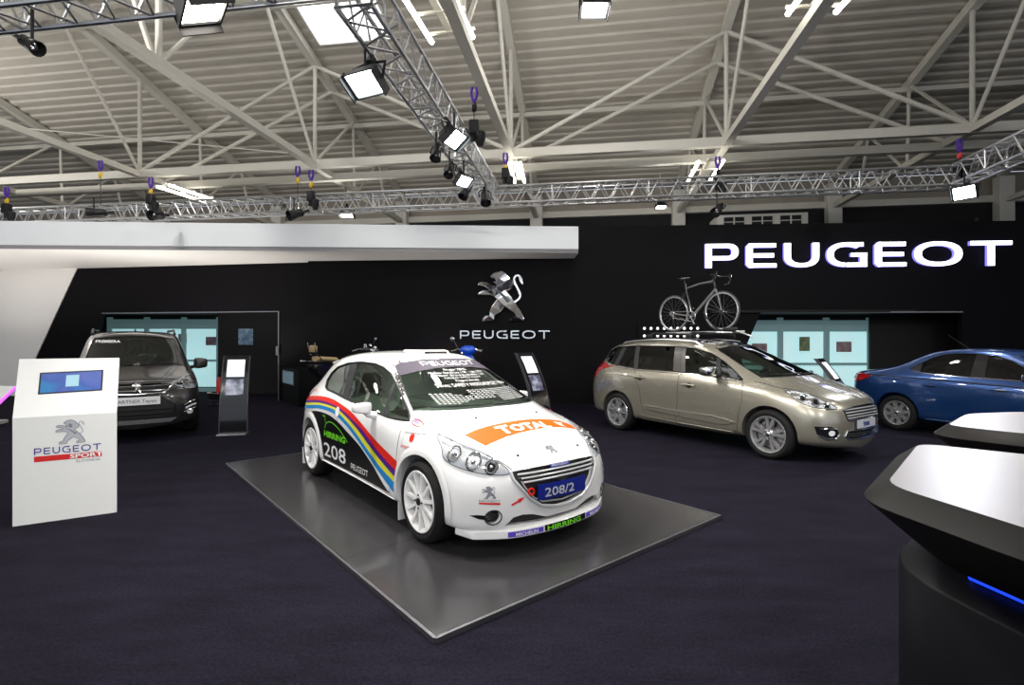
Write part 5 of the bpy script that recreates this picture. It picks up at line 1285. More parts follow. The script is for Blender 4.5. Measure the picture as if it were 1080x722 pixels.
# grille
Q('grille_mesh', B.patch([GR5], FRONT, -.03, .1), M['darkmesh']); Q('lower_grille_mesh', B.patch([GR5b], FRONT, -.03, .1), M['darkmesh'])
Q('grille_surround', B.bead(GR5, FRONT, .010, .003, .04, 6, True), M['chrome'])
for z, w in ((.70, .44), (.665, .44), (.628, .43), (.595, .42)): Q('grille_bar', B.bead([(-w, z), (-w/2, z+.008), (0, z+.010), (w/2, z+.008), (w, z)], FRONT, .008, .0, .06, 6), M['satin'])
for z in (.40, .37): Q('lower_grille_bar', B.bead([(-.43, z), (0, z-.01), (.43, z)], FRONT, .007, .0, .06, 6), M['chrome'])
Q('lower_grille_surround', B.bead(GR5b, FRONT, .010, .003, .04, 6, True), M['chrome'])
Q('number_plate_holder', B.patch([[(-.30,.445),(.30,.445),(.30,.575),(-.30,.575)]], FRONT, .002, .1), M['gloss_black'])
Q('number_plate', B.patch([[(-.26,.46),(.26,.46),(.26,.565),(-.26,.565)]], FRONT, .014, .1, .008), M['s_silver'])
Q('plate_lettering', B.text('5008', (-.13, .485), .075, FRONT, off=.017, bold=.02, sx=1.2), M['s_navy'])
Q('nose_emblem', B.lion((.70, .0), .075, TOP, (0, 1), (-1, 0), .005, .004), M['chrome'])
for y0, y1 in ((-.62, .0), (-.02, .60)):
    P = [B.hit(Vector((3., y, 1.10+.02*abs(y-y0))), Vector((-1, 0, 0)))[0] for y in [y0+(y1-y0)*k/8 for k in range(9)]]
    bm = BM(); tube(bm, [p+Vector((.014, 0, .008)) for p in P if p], .008, 6); Q('wiper', bm, M['black'])
bm = BM(); prism(bm, [(.02,.60),(.02,1.0),(-.35,1.05),(-.62,1.02),(-.70,.90),(-.6,.60)], -.70, .70, lambda u, v, d: Vector((u, d, v))); Q('dashboard', fix(bm), M['interior'])
M['beigeseat'] = mat('beige_seat_fabric', (.16, .13, .10), .8)
for x in (-1.30, -2.25):
    for y in (-.38, .38): seat(mpv, x, y, M['seat'], .42)
steering(mpv, (-.80, .38, .98))
bm = BM(); box(bm, (-1.4, 0, .30), (3.6, 1.5, .03)); Q('cabin_floor', bm, M['interior'])
for x in (0, -2.727):
    for s in (-1, 1): add_wheel(mpv, x, s, .328, .89, .328, .22, .238, (5, 'twin'), M['silverrim'])
# ---- roof bars (part of the rack) and bicycle carrier
RZ = 1.665
rack = thing('roof_rack', 'black and silver roof rack with a bicycle carrier rail on top of the beige car', 'roof rack', mpv.location, mpv.rotation_euler[2])
for x in (-1.45, -2.25):
    bm = BM(); pts = [(x, -.60, RZ), (x, -.5, RZ+.035), (x, .5, RZ+.035), (x, .60, RZ)]
    tube(bm, pts, .017, 8, flat=1.4); obj('cross_bar', bm, M['black'], rack)
    for s in (-1, 1):
        bm = BM(); box(bm, (x, s*.595, RZ-.012), (.10, .05, .07), bev=.015); obj('bar_foot', bm, M['black'], rack)
YB = .30
bm = BM(); tube(bm, [(-2.62, YB, RZ+.06), (-1.05, YB, RZ+.06)], .022, 8); obj('carrier_rail', bm, M['alu'], rack)
bm = BM(); tube(bm, [(-2.60, YB-.18, RZ+.05), (-1.15, YB-.18, RZ+.05)], .012, 8); obj('carrier_rail', bm, M['alu'], rack)
bm = BM(); tube(bm, catmull([(-1.10, YB-.10, RZ+.06), (-.98, YB-.13, RZ+.03), (-.85, YB-.16, RZ-.01), (-.80, YB-.16, RZ-.06)], 4), .012, 8); obj('carrier_strap', bm, M['alu'], rack)
bm = BM(); box(bm, (-1.30, YB, RZ+.10), (.22, .12, .07), bev=.02); tube(bm, catmull([(-1.45, YB-.03, RZ+.08), (-1.62, YB-.05, RZ+.20), (-1.80, YB-.04, RZ+.42)], 4), .012, 8); obj('wheel_clamp', bm, M['black'], rack)
# ---- the road bicycle
R_ = .335; zb = RZ+.085+R_
bike = thing('road_bicycle', 'black and white road bicycle standing upright on the roof rack', 'bicycle', mpv.matrix_basis @ Vector((-2.45, YB, 0)), mpv.rotation_euler[2])
M['biketyre'] = mat('bicycle_tyre', (.05, .05, .05), .6); M['spoke'] = mat('spoke_steel', (.5, .5, .5), .3, 1.); M['bframe'] = mat('bicycle_frame_black', (.02, .02, .022), .25, coat=1.); M['bwhite'] = mat('bicycle_frame_white', (.22, .22, .22), .3, coat=1.)
M['brim'] = mat('bicycle_rim', (.62, .62, .63), .25, .6)
WX = .985
for x in (0, WX):
    w_ = bpy.data.objects.new('bicycle_wheel', None); COL.objects.link(w_); w_.parent = bike; w_.location = (x, 0, zb)
    cir = [(R_*.97*math.cos(a), 0, R_*.97*math.sin(a)) for a in [2*PI*k/40 for k in range(40)]]
    bm = BM(); tube(bm, cir, .014, 8, closed=True); obj('tyre', bm, M['biketyre'], w_)
    bm = BM(); tube(bm, [(c[0]*.935, 0, c[2]*.935) for c in cir], .014, 8, closed=True); obj('rim', bm, M['brim'], w_)
    bm = BM()
    for k in range(20):
        a = 2*PI*k/20; tube(bm, [(.02*math.cos(a), .03*(-1)**k, .02*math.sin(a)), (R_*.9*math.cos(a+.12), 0, R_*.9*math.sin(a+.12))], .0013, 4, cap=False)
    obj('spokes', bm, M['spoke'], w_)
    bm = BM(); tube(bm, [(0, -.05, 0), (0, .05, 0)], .018, 10); obj('hub', bm, M['bframe'], w_)
def bt(nm, pts, r, m, par=bike): bm = BM(); tube(bm, pts, r, 8); return obj(nm, bm, m, par)
Z = lambda h: zb+h
BBk = (.41, 0, Z(-.07)); ST = (.27, 0, Z(.44)); HT = (.83, 0, Z(.52)); HB = (.87, 0, Z(.38)); FA = (WX, 0, Z(0))
bt('seat_tube', [BBk, ST], .017, M['bframe']); bt('top_tube', [ST, (.55, 0, Z(.50)), HT], [.014, .016, .018], M['bwhite']); bt('down_tube', [BBk, HB], [.024, .021], M['bwhite'])
bt('head_tube', [HT, HB], .021, M['bframe']); bt('fork', [HB, (.92, 0, Z(.25)), FA], [.02, .014, .009], M['bwhite'])
for s in (-1, 1):
    bt('seat_stay', [(.28, 0, Z(.40)), (0, s*.05, Z(0))], .008, M['bframe']); bt('chain_stay', [BBk, (0, s*.05, Z(0))], .010, M['bwhite'])
bt('seat_post', [ST, (.235, 0, Z(.60))], .013, M['bframe'])
bm = BM(); vs = ball(bm, (.22, 0, Z(.625)), (.14, .06, .018)); 
for v in vs:
    if v.co.x > .24: v.co.y *= .45
obj('saddle', bm, M['bframe'], bike)
bt('stem', [HT, (.82, 0, Z(.57)), (.90, 0, Z(.60))], .014, M['bframe'])
for s in (-1, 1):
    bt('handlebar', catmull([(.90, 0, Z(.60)), (.90, s*.19, Z(.60)), (.97, s*.21, Z(.60)), (1.01, s*.21, Z(.55)), (.98, s*.21, Z(.48)), (.90, s*.21, Z(.46))], 4), .012, M['bframe'])
    bt('brake_lever', catmull([(.98, s*.21, Z(.60)), (1.02, s*.21, Z(.64)), (1.03, s*.21, Z(.58)), (1.0, s*.21, Z(.50))], 3), .008, M['bframe'])
bm = BM(); tube(bm, [(.41+.09*math.cos(a), -.045, Z(-.07)+.09*math.sin(a)) for a in [2*PI*k/24 for k in range(24)]], .006, 6, closed=True)
for k in range(5): tube(bm, [(.41, -.045, Z(-.07)), (.41+.09*math.cos(k*1.257), -.045, Z(-.07)+.09*math.sin(k*1.257))], .005, 4)
obj('chainring', bm, M['spoke'], bike)
bt('crank', [(.41, -.06, Z(-.07)), (.50, -.07, Z(-.21))], .010, M['spoke']); bt('crank', [(.41, .06, Z(-.07)), (.32, .07, Z(.07))], .010, M['spoke'])
bm = BM(); box(bm, (.51, -.11, Z(-.215)), (.09, .07, .02), bev=.004); obj('pedal', bm, M['bframe'], bike)
bm = BM(); box(bm, (.31, .11, Z(.075)), (.09, .07, .02), bev=.004); obj('pedal', bm, M['bframe'], bike)
bt('chain', [(.41, -.045, Z(.02)), (.0, -.045, Z(.035)), (-.035, -.045, Z(0)), (.02, -.045, Z(-.08)), (.41, -.045, Z(-.16))], .005, M['spoke'])
bm = BM(); lathe(bm, [(.045, -.01), (.045, .012), (.01, .012)], 16, Matrix.Translation((0, -.045, Z(0))) @ Matrix.Rotation(PI/2, 4, 'X')); box(bm, (.03, -.05, Z(-.07)), (.03, .015, .07), bev=.004); obj('rear_derailleur', bm, M['spoke'], bike)
bt('rear_brake', [(.25, .0, Z(.36)), (.22, -.03, Z(.33)), (.20, -.02, Z(.30))], .009, M['bframe'])
# ================================================================ the dark grey leisure van
M['paintg'] = mat('dark_grey_metallic', (.045, .042, .042), .28, .6, coat=1., coatr=.02)
HDV = Vector((.6, -.8, 0)); orgV = Vector((-5.79, 7.9, 0))-HDV*.93
van = thing('leisure_van', 'dark grey leisure van facing the camera behind the white information stand', 'car', (orgV.x, orgV.y, 0), math.atan2(-.8, .6))
ROWSV = [
 ([.86,.84,.76,.62,.42,.0,-.42,-.9,-1.4,-1.9,-2.35,-2.73,-3.12,-3.36,-3.42,-3.43],
  [0,.40,.66,.80,.84,.86,.85,.84,.84,.84,.85,.86,.84,.80,.50,0], [.21]*12+[.26]*4),
 ([.91,.89,.81,.66,.45,0,-.42,-.9,-1.4,-1.9,-2.35,-2.73,-3.15,-3.40,-3.47,-3.48],
  [0,.42,.69,.83,.88,.895,.89,.88,.88,.88,.89,.895,.88,.83,.52,0], [.36]*16),
 ([.92,.90,.82,.67,.45,0,-.42,-.9,-1.4,-1.9,-2.35,-2.73,-3.15,-3.41,-3.48,-3.49],
  [0,.42,.69,.83,.885,.905,.90,.89,.89,.89,.90,.905,.885,.83,.52,0], [.64,.64,.64,.65,.66,.67]+[.67]*10),
 ([.86,.84,.75,.58,.38,-.02,-.42,-.9,-1.4,-1.9,-2.35,-2.73,-3.15,-3.41,-3.47,-3.48],
  [0,.42,.67,.80,.865,.89,.895,.895,.895,.895,.90,.90,.88,.83,.52,0], [.86,.86,.86,.87,.89,.91,.93]+[.94]*9),
 ([.70,.68,.58,.44,.28,-.05,-.40,-.9,-1.4,-1.9,-2.35,-2.72,-3.12,-3.38,-3.44,-3.45],
  [0,.38,.60,.71,.775,.83,.85,.865,.87,.87,.87,.87,.85,.80,.50,0], [.96,.96,.97,.99,1.01,1.04,1.05,1.06,1.07,1.07,1.08,1.08,1.08,1.08,1.08,1.08]),
 ([.06,.04,-.04,-.14,-.26,-.40,-.58,-.95,-1.42,-1.9,-2.34,-2.70,-3.06,-3.33,-3.41,-3.42],
  [0,.38,.62,.73,.775,.80,.815,.83,.835,.835,.835,.83,.82,.77,.48,0], [1.14,1.135,1.125,1.11,1.10,1.10,1.105,1.11,1.115,1.12,1.12,1.13,1.14,1.14,1.14,1.14]),
 ([-.72,-.74,-.80,-.86,-.93,-1.02,-1.12,-1.32,-1.62,-2.0,-2.38,-2.70,-3.0,-3.22,-3.30,-3.31],
  [0,.34,.54,.625,.66,.675,.685,.70,.71,.71,.705,.70,.69,.64,.42,0], [1.665,1.66,1.645,1.62,1.63,1.65,1.665,1.685,1.70,1.705,1.705,1.70,1.69,1.67,1.68,1.68]),
 ([-.86,-.88,-.92,-1.0,-1.08,-1.16,-1.25,-1.42,-1.68,-2.0,-2.34,-2.62,-2.88,-3.06,-3.14,-3.16],
  [0,.26,.42,.50,.53,.54,.55,.56,.56,.56,.56,.55,.54,.48,.30,0], [1.715,1.715,1.71,1.70,1.71,1.725,1.735,1.745,1.755,1.76,1.76,1.75,1.74,1.725,1.72,1.72]),
 ([-1.02,-1.04,-1.08,-1.14,-1.20,-1.28,-1.36,-1.50,-1.74,-2.0,-2.3,-2.54,-2.74,-2.9,-3.0,-3.04],
  [0]*16, [1.745,1.746,1.75,1.755,1.76,1.765,1.77,1.775,1.78,1.78,1.775,1.77,1.765,1.755,1.75,1.75]),
]
WSV = [(-.71,1.135),(-.6,1.15),(-.3,1.165),(0,1.17),(.3,1.165),(.6,1.15),(.71,1.135),(.66,1.35),(.60,1.58),(.57,1.62),(.3,1.655),(0,1.665),(-.3,1.655),(-.57,1.62),(-.60,1.58),(-.66,1.35)]
GRV = [(-.46,.87),(-.40,.80),(-.36,.755),(.36,.755),(.40,.80),(.46,.87),(.3,.90),(0,.905),(-.3,.90)]
GRV2 = [(-.52,.54),(-.48,.38),(-.3,.355),(.3,.355),(.48,.38),(.52,.54),(.3,.72),(-.3,.72)]
D1 = [(-.62,1.13),(-.98,1.48),(-1.20,1.63),(-1.60,1.665),(-1.60,1.14)]
D2 = [(-1.72,1.14),(-1.72,1.668),(-2.40,1.668),(-2.40,1.145)]
D3 = [(-2.52,1.15),(-2.52,1.665),(-2.95,1.65),(-3.12,1.55),(-3.16,1.2)]
cuts = [cutter_front(WSV, -1.3, .3), cutter_side(D1), cutter_side(D2), cutter_side(D3), cutter_front(GRV, .5, 1.1), cutter_front(GRV2, .5, 1.1),
        cutter_front([(-.65,1.2),(.65,1.2),(.60,1.6),(.5,1.64),(-.5,1.64),(-.60,1.6)], -3.6, -3.0)]
BV, shv = car_shell(van, body_rows(ROWSV, .20), cuts, [(0, .34, .375), (-2.728, .34, .375)], .36, M['paintg'])
B = BV
def V(nm, bm, m, par=None, **k): return obj(nm, bm, m, par or van, True, **k)
V('windscreen', B.patch([WSV], FRONT, -.004, .09), M['vanglass']); V('windscreen_seal', B.bead(WSV, FRONT, .008, -.001, .06, 6, True), M['black'])
V('rear_window', B.patch([[(-.65,1.2),(.65,1.2),(.60,1.6),(.5,1.64),(-.5,1.64),(-.60,1.6)]], REAR, -.004, .1), M['vanglass'])
V('windscreen_lettering', B.text('PREMIERA', (-.56, 1.545), .062, FRONT, off=.004, bold=.03, sx=1.25), M['s_white'])
M['beigelining'] = mat('beige_lining', (.22, .20, .16), .8)
for s in (-1, 1):
    PR = SIDE(s)
    for nm, p in (('front_door_window', D1), ('rear_door_window', D2), ('rear_quarter_window', D3)): V(nm, B.patch([p], PR, -.004, .1), M['glass'] if nm[0] == 'f' else M['tint'])
    V('door_seam', B.line([(-1.65,1.68),(-1.65,.4),(-1.5,.28)], PR, .007, .0015), M['seam']); V('door_seam', B.line([(-.45,1.1),(-.40,.9),(-.42,.5),(-.5,.3),(-1.5,.28)], PR, .007, .0015), M['seam'])
    V('door_seam', B.line([(-2.46,1.68),(-2.46,.95),(-2.35,.85),(-2.35,.8)], PR, .007, .0015), M['seam'])
    V('side_moulding', B.patch([[(-.5,.52),(-2.2,.52),(-2.2,.42),(-.5,.42)]], PR, .014, .1, .012), M['black'])
    for x in (-.72-.7, -1.85): V('door_handle', B.bead([(x-.1, .96), (x+.1, .96)], PR, .016, .02, .05, 8), M['paintg'])
    D = DIAG(s)
    P2 = smooth_poly([(uu(x, y), z) for x, y, z in [(.26,.80,1.02),(.42,.72,1.00),(.60,.62,.955),(.72,.52,.90),(.76,.48,.86),(.72,.58,.80),(.62,.70,.79),(.50,.80,.80),(.40,.85,.86)]], 1)
    h = V('headlamp', B.patch([P2], D, .0015, .05), M['lens'])
    V('headlamp_rim', B.bead(P2, D, .005, .003, .03, 6, True), M['chrome'], h)
    for (x, y, z, r) in ((.50,.72,.905,.055), (.64,.62,.87,.05)):
        V('lamp_bowl', B.bead(circ(uu(x, y), z, r, 18), D, .010, .004, .02, 6, True), M['chrome'], h)
        V('lamp_reflector', B.patch([circ(uu(x, y), z, r*.7, 18)], D, .004, .03), M['silverrim'], h)
    V('indicator', B.patch([circ(uu(.36, .79), .93, .03, 12)], D, .005, .03), M['orangelens'], h)
    V('lamp_cover', B.patch([P2], D, .014, .06), M['clearcover'], h)
    # black bumper corner with fog lamps
    FG = [(s*.84,.62),(s*.74,.60),(s*.60,.54),(s*.56,.42),(s*.60,.30),(s*.84,.30)]
    V('bumper_corner', B.patch([FG], FRONT, .006, .05, .006), M['black'])
    V('fog_trim', B.bead([(s*.62,.535),(s*.72,.585),(s*.83,.605)], FRONT, .012, .010, .03, 6), M['chrome'])
    V('fog_trim', B.bead([(s*.62,.42),(s*.72,.46),(s*.83,.48)], FRONT, .012, .010, .03, 6), M['chrome'])
    V('fog_lamp', B.patch([circ(s*.70,.425,.045,16)], FRONT, .014, .03), M['lens'])
    V('daylight_strip', B.patch([[(s*.64,.50),(s*.74,.54),(s*.80,.55),(s*.80,.52),(s*.74,.51),(s*.64,.47)]], FRONT, .012, .03), M['lens'])
    mirror_part(van, -.68, .86, 1.10, s, M['paintg'], .95, tall=1.6)
    P = [Vector((-1.20, s*.62, 1.70)), Vector((-1.32, s*.62, 1.765)), Vector((-1.5, s*.62, 1.79)), Vector((-2.6, s*.62, 1.79)), Vector((-2.8, s*.60, 1.80)), Vector((-2.9, s*.595, 1.70))]
    bm = BM(); tube(bm, P, .022, 8); V('roof_rail', bm, M['greytrimcar'])
    V('tail_lamp', B.patch([[(s*.66,.95),(s*.84,.95),(s*.80,1.45),(s*.72,1.42)]], REAR, .004, .06, .004), M['redlens'])
V('bonnet_seam', merge(*[B.line([(.66,s*.46),(.45,s*.66),(.25,s*.77),(0,s*.80),(-.25,s*.80)], TOP, .007, .0015) for s in (-1, 1)]), M['seam'])
V('bonnet_crease', merge(*[B.bead([(.66,s*.30),(.4,s*.40),(.1,s*.50)], TOP, .007, -.002, .06, 6) for s in (-1, 1)]), M['paintg'])
V('grille_mesh', B.patch([GRV], FRONT, -.03, .1), M['darkmesh']); V('lower_grille_mesh', B.patch([GRV2], FRONT, -.03, .1), M['darkmesh'])
V('grille_surround', B.bead([(-.50,.905),(-.46,.86),(-.40,.79),(-.36,.75),(0,.735),(.36,.75),(.40,.79),(.46,.86),(.50,.905)], FRONT, .016, .004, .04, 8), M['chrome'])
V('grille_surround', B.bead([(-.62,.905),(-.3,.925),(0,.930),(.3,.925),(.62,.905)], FRONT, .016, .004, .04, 8), M['chrome'])
for z, w in ((.865, .42), (.835, .40), (.80, .37)): V('grille_bar', B.bead([(-w, z), (0, z), (w, z)], FRONT, .009, .0, .08, 6), M['chrome'] if z != .835 else M['black'])
V('grille_badge_plate', B.patch([circ(0, .845, .07, 20)], FRONT, .004, .05), M['black'])
V('nose_emblem', B.lion((.0, .782), .125, FRONT, (1, 0), (0, 1), .012, .006), M['chrome'])
V('number_plate_holder', B.patch([[(-.33,.565),(.33,.565),(.33,.715),(-.33,.715)]], FRONT, .010, .1, .01), M['black'])
V('number_plate', B.patch([[(-.30,.58),(.30,.58),(.30,.70),(-.30,.70)]], FRONT, .020, .1, .008), M['s_white'])
V('plate_lettering', B.text('PARTNER Tepee', (-.27, .615), .068, FRONT, off=.023, bold=.01, sx=1.08), M['s_grey'])
for z in (.50, .43): V('lower_grille_bar', B.bead([(-.48, z), (.48, z)], FRONT, .010, .0, .1, 6), M['black'])
V('skid_plate', B.patch([[(-.52,.345),(.52,.345),(.44,.285),(-.44,.285)]], FRONT, .012, .08, .01), M['silverrim'])
for s in (-1, 1):
    P = [B.hit(Vector((3., y, 1.175)), Vector((-1, 0, 0)))[0] for y in [s*.05+s*.55*k/8 for k in range(9)]]
    bm = BM(); tube(bm, [p+Vector((.016, 0, .01)) for p in P if p], .009, 6); V('wiper', bm, M['black'])
bm = BM(); prism(bm, [(0,.60),(0,1.06),(-.3,1.12),(-.6,1.09),(-.68,.95),(-.6,.60)], -.72, .72, lambda u, v, d: Vector((u, d, v))); V('dashboard', fix(bm), M['interior'])
for x in (-1.30, -2.2):
    for y in (-.38, .38): seat(van, x, y, M['seat'], .48)
steering(van, (-.85, .38, 1.04)); 
bm = BM(); box(bm, (-.72, 0, 1.60), (.03, .22, .07), bev=.01); V('inner_mirror', bm, M['black'])
bm = BM(); box(bm, (-1.4, 0, .33), (3.6, 1.5, .03)); V('cabin_floor', bm, M['interior'])
bm = BM(); tube(bm, [(-1.05, 0, 1.74), (-1.12, 0, 1.80)], [.02, .008], 8); V('antenna', bm, M['black'])
for x in (0, -2.728):
    for s in (-1, 1): add_wheel(van, x, s, .33, .885, .33, .21, .205, (7, 'five'), M['silverrim'])
# ================================================================ the blue saloon
M['paintblue'] = mat('blue_metallic', (.012, .055, .20), .25, .55, coat=1., coatr=.02)
th = math.radians(-66.5); HDS = Vector((math.cos(th), math.sin(th), 0)); LFS = Vector((-HDS.y, HDS.x, 0))
rw = Vector((6.81, 9.05, 0)); orgS = rw+LFS*.80+HDS*2.652
sal = thing('saloon_car', 'blue metallic saloon car at the right edge, rear light towards the beige car', 'car', (orgS.x, orgS.y, 0), th)
ROWSS = [
 ([.74,.72,.64,.50,.40,.0,-.40,-.85,-1.3,-1.8,-2.25,-2.65,-3.05,-3.38,-3.52,-3.54],
  [0,.36,.60,.74,.80,.815,.81,.805,.805,.805,.81,.815,.80,.70,.44,0], [.19]*12+[.25]*4),
 ([.80,.78,.70,.56,.42,0,-.40,-.85,-1.3,-1.8,-2.25,-2.65,-3.08,-3.46,-3.60,-3.62],
  [0,.36,.62,.77,.83,.85,.845,.83,.83,.83,.845,.85,.83,.73,.46,0], [.32]*16),
 ([.81,.79,.70,.56,.42,0,-.40,-.85,-1.3,-1.8,-2.25,-2.65,-3.10,-3.50,-3.63,-3.65],
  [0,.36,.62,.77,.835,.86,.855,.85,.85,.85,.855,.86,.84,.74,.46,0], [.56]*4+[.58]*12),
 ([.74,.72,.61,.46,.32,-.02,-.40,-.85,-1.3,-1.8,-2.25,-2.65,-3.10,-3.48,-3.59,-3.61],
  [0,.36,.60,.73,.80,.84,.845,.85,.85,.85,.85,.85,.83,.73,.46,0], [.74,.74,.74,.76,.79,.81,.82,.83,.84,.86,.87,.88,.89,.90,.90,.90]),
 ([.58,.56,.45,.31,.16,-.1,-.40,-.85,-1.3,-1.8,-2.22,-2.60,-3.02,-3.42,-3.54,-3.56],
  [0,.33,.54,.65,.71,.76,.79,.80,.805,.81,.80,.79,.765,.68,.44,0], [.82,.82,.83,.85,.87,.90,.91,.93,.94,.96,.975,.99,1.01,1.03,1.03,1.03]),
 ([-.12,-.15,-.24,-.36,-.50,-.62,-.78,-1.05,-1.42,-1.82,-2.15,-2.42,-2.68,-2.90,-3.0,-3.02],
  [0,.32,.56,.68,.72,.74,.75,.76,.765,.765,.755,.735,.70,.62,.38,0], [.99,.99,.98,.97,.965,.965,.97,.98,.99,1.0,1.015,1.03,1.045,1.055,1.06,1.06]),
 ([-.98,-1.0,-1.06,-1.14,-1.20,-1.28,-1.36,-1.48,-1.66,-1.88,-2.04,-2.16,-2.26,-2.36,-2.44,-2.46],
  [0,.28,.45,.53,.56,.57,.58,.585,.59,.59,.58,.565,.55,.50,.32,0], [1.39,1.385,1.37,1.34,1.345,1.36,1.37,1.385,1.395,1.395,1.385,1.37,1.355,1.345,1.355,1.36]),
 ([-1.1,-1.12,-1.16,-1.22,-1.28,-1.34,-1.41,-1.51,-1.67,-1.86,-2.0,-2.10,-2.18,-2.26,-2.32,-2.34],
  [0,.2,.33,.39,.41,.42,.42,.43,.43,.43,.42,.41,.39,.35,.2,0], [1.425,1.425,1.42,1.415,1.42,1.43,1.435,1.44,1.445,1.445,1.435,1.425,1.41,1.40,1.395,1.395]),
 ([-1.22,-1.24,-1.28,-1.32,-1.37,-1.42,-1.48,-1.57,-1.7,-1.86,-1.97,-2.05,-2.12,-2.18,-2.23,-2.26],
  [0]*16, [1.445,1.446,1.448,1.45,1.453,1.456,1.459,1.462,1.464,1.462,1.457,1.45,1.44,1.43,1.42,1.415]),
]
F1 = [(-.72,.985),(-.95,1.14),(-1.15,1.26),(-1.35,1.335),(-1.46,1.35),(-1.44,1.0),(-1.1,.99)]
F2 = [(-1.60,1.005),(-1.60,1.36),(-1.85,1.365),(-2.05,1.345),(-2.22,1.28),(-2.33,1.20),(-2.33,1.045),(-2.2,1.03),(-1.85,1.01)]
WSS = [(-.66,.985),(-.3,1.005),(0,1.01),(.3,1.005),(.66,.985),(.58,1.2),(.50,1.335),(.3,1.37),(0,1.378),(-.3,1.37),(-.50,1.335),(-.58,1.2)]
cuts = [cutter_side(F1), cutter_side(F2), cutter_front(WSS, -1.4, .1)]
BS, shs = car_shell(sal, body_rows(ROWSS, .16), cuts, [(0, .32, .355), (-2.652, .32, .355)], .34, M['paintblue'])
B = BS
def S_(nm, bm, m, par=None, **k): return obj(nm, bm, m, par or sal, True, **k)
S_('windscreen', B.patch([WSS], FRONT, -.004, .09), M['glass'])
rwp = [(-2.52,-.50),(-2.62,-.55),(-2.95,-.60),(-3.0,0),(-2.95,.60),(-2.62,.55),(-2.52,.50),(-2.47,0)]
S_('rear_window', B.patch([rwp], TOP, .003, .1), M['gloss_black'])
for s in (-1, 1):
    PR = SIDE(s)
    S_('front_door_window', B.patch([F1], PR, -.004, .1), M['tint']); S_('rear_door_window', B.patch([F2], PR, -.004, .1), M['tint'])
    S_('pillar_trim', B.patch([[(-1.45,1.355),(-1.61,1.365),(-1.61,1.003),(-1.43,.998)]], PR, .002, .06), M['gloss_black'])
    S_('pillar_trim', B.patch([[(-2.33,1.20),(-2.33,1.045),(-2.42,1.06),(-2.50,1.09)]], PR, .002, .06), M['black'])
    S_('window_seal', B.bead([(-.72,.985),(-.95,1.14),(-1.15,1.26),(-1.35,1.335),(-1.6,1.365),(-1.85,1.37),(-2.05,1.35),(-2.22,1.285),(-2.50,1.095)], PR, .008, .001, .06), M['gloss_black'])
    S_('chrome_window_strip', B.bead([(-.72,.975),(-1.4,.99),(-1.85,1.0),(-2.2,1.02),(-2.48,1.06)], PR, .007, .002, .08), M['chrome'])
    S_('waist_moulding', B.bead([(-.3,.86),(-.9,.885),(-1.5,.91),(-2.1,.935),(-2.8,.955),(-3.3,.955)], PR, .010, .0, .08), M['black'])
    S_('door_seam', B.line([(-1.53,1.37),(-1.52,1.0),(-1.54,.6),(-1.50,.26)], PR, .006, .0015), M['seam'])
    S_('door_seam', B.line([(-2.30,1.04),(-2.38,.9),(-2.30,.70),(-2.18,.50),(-2.15,.3),(-1.5,.26)], PR, .006, .0015), M['seam'])
    S_('door_seam', B.line([(-.42,.96),(-.38,.8),(-.42,.4),(-.50,.27),(-1.5,.26)], PR, .006, .0015), M['seam'])
    for x in (-2.13, -1.22):
        S_('door_handle', B.bead([(x-.10, .835), (x+.10, .83)], PR, .015, .020, .05, 8), M['paintblue']); S_('handle_recess', B.patch([circ(x, .83, .04, 14)], PR, .002, .04), M['seam'])
    S_('sill', B.patch([[(-.45,.27),(-2.2,.27),(-2.2,.215),(-.45,.215)]], PR, .012, .1, .01), M['paintblue'])
    S_('tail_lamp', B.patch([[(-3.10,.955),(-3.28,.975),(-3.52,.99),(-3.70,.98),(-3.70,.80),(-3.50,.80),(-3.30,.84),(-3.16,.90)]], PR, .006, .05, .006), M['redlens'])
    S_('reversing_lamp', B.patch([[(-3.30,.965),(-3.52,.985),(-3.70,.975),(-3.70,.93),(-3.5,.945)]], PR, .010, .05), M['lens'])
    mirror_part(sal, -.82, .79, .97, s, M['paintblue'], 1.0)
    D = DIAG(s)
    P2 = smooth_poly([(uu(x, y), z) for x, y, z in [(.12,.72,.88),(.32,.64,.86),(.52,.50,.80),(.60,.42,.73),(.52,.58,.70),(.38,.72,.73),(.26,.76,.78)]], 1)
    S_('headlamp', B.patch([P2], D, .003, .05), M['lens'])
S_('boot_seam', B.line([(-3.05,-.60),(-3.30,-.62),(-3.52,-.56)], TOP, .006, .0015), M['seam'])
S_('boot_spoiler', B.bead([(-3.50,-.62),(-3.56,-.3),(-3.57,0),(-3.56,.3),(-3.50,.62)], TOP, .014, .006, .08), M['paintblue'])
S_('front_grille', B.patch([[(-.42,.66),(-.38,.54),(.38,.54),(.42,.66),(0,.70)]], FRONT, .003, .1), M['darkmesh'])
bm = BM(); tube(bm, [(-1.98, .0, 1.45), (-2.28, .0, 1.68)], [.008, .003], 6); S_('antenna', bm, M['black'])
for x in (-1.30, -2.1):
    for y in (-.36, .36): seat(sal, x, y, M['seat'], .34)
steering(sal, (-.85, .36, .90))
bm = BM(); prism(bm, [(-.2,.50),(-.2,.90),(-.5,.96),(-.75,.92),(-.8,.80),(-.75,.50)], -.66, .66, lambda u, v, d: Vector((u, d, v))); S_('dashboard', fix(bm), M['interior'])
for x in (0, -2.652):
    for s in (-1, 1): add_wheel(sal, x, s, .31, .83, .31, .20, .208, (8, 'five'), M['silverrim'])
# ================================================================ information stands
def Vn(*a): return Vector(a)
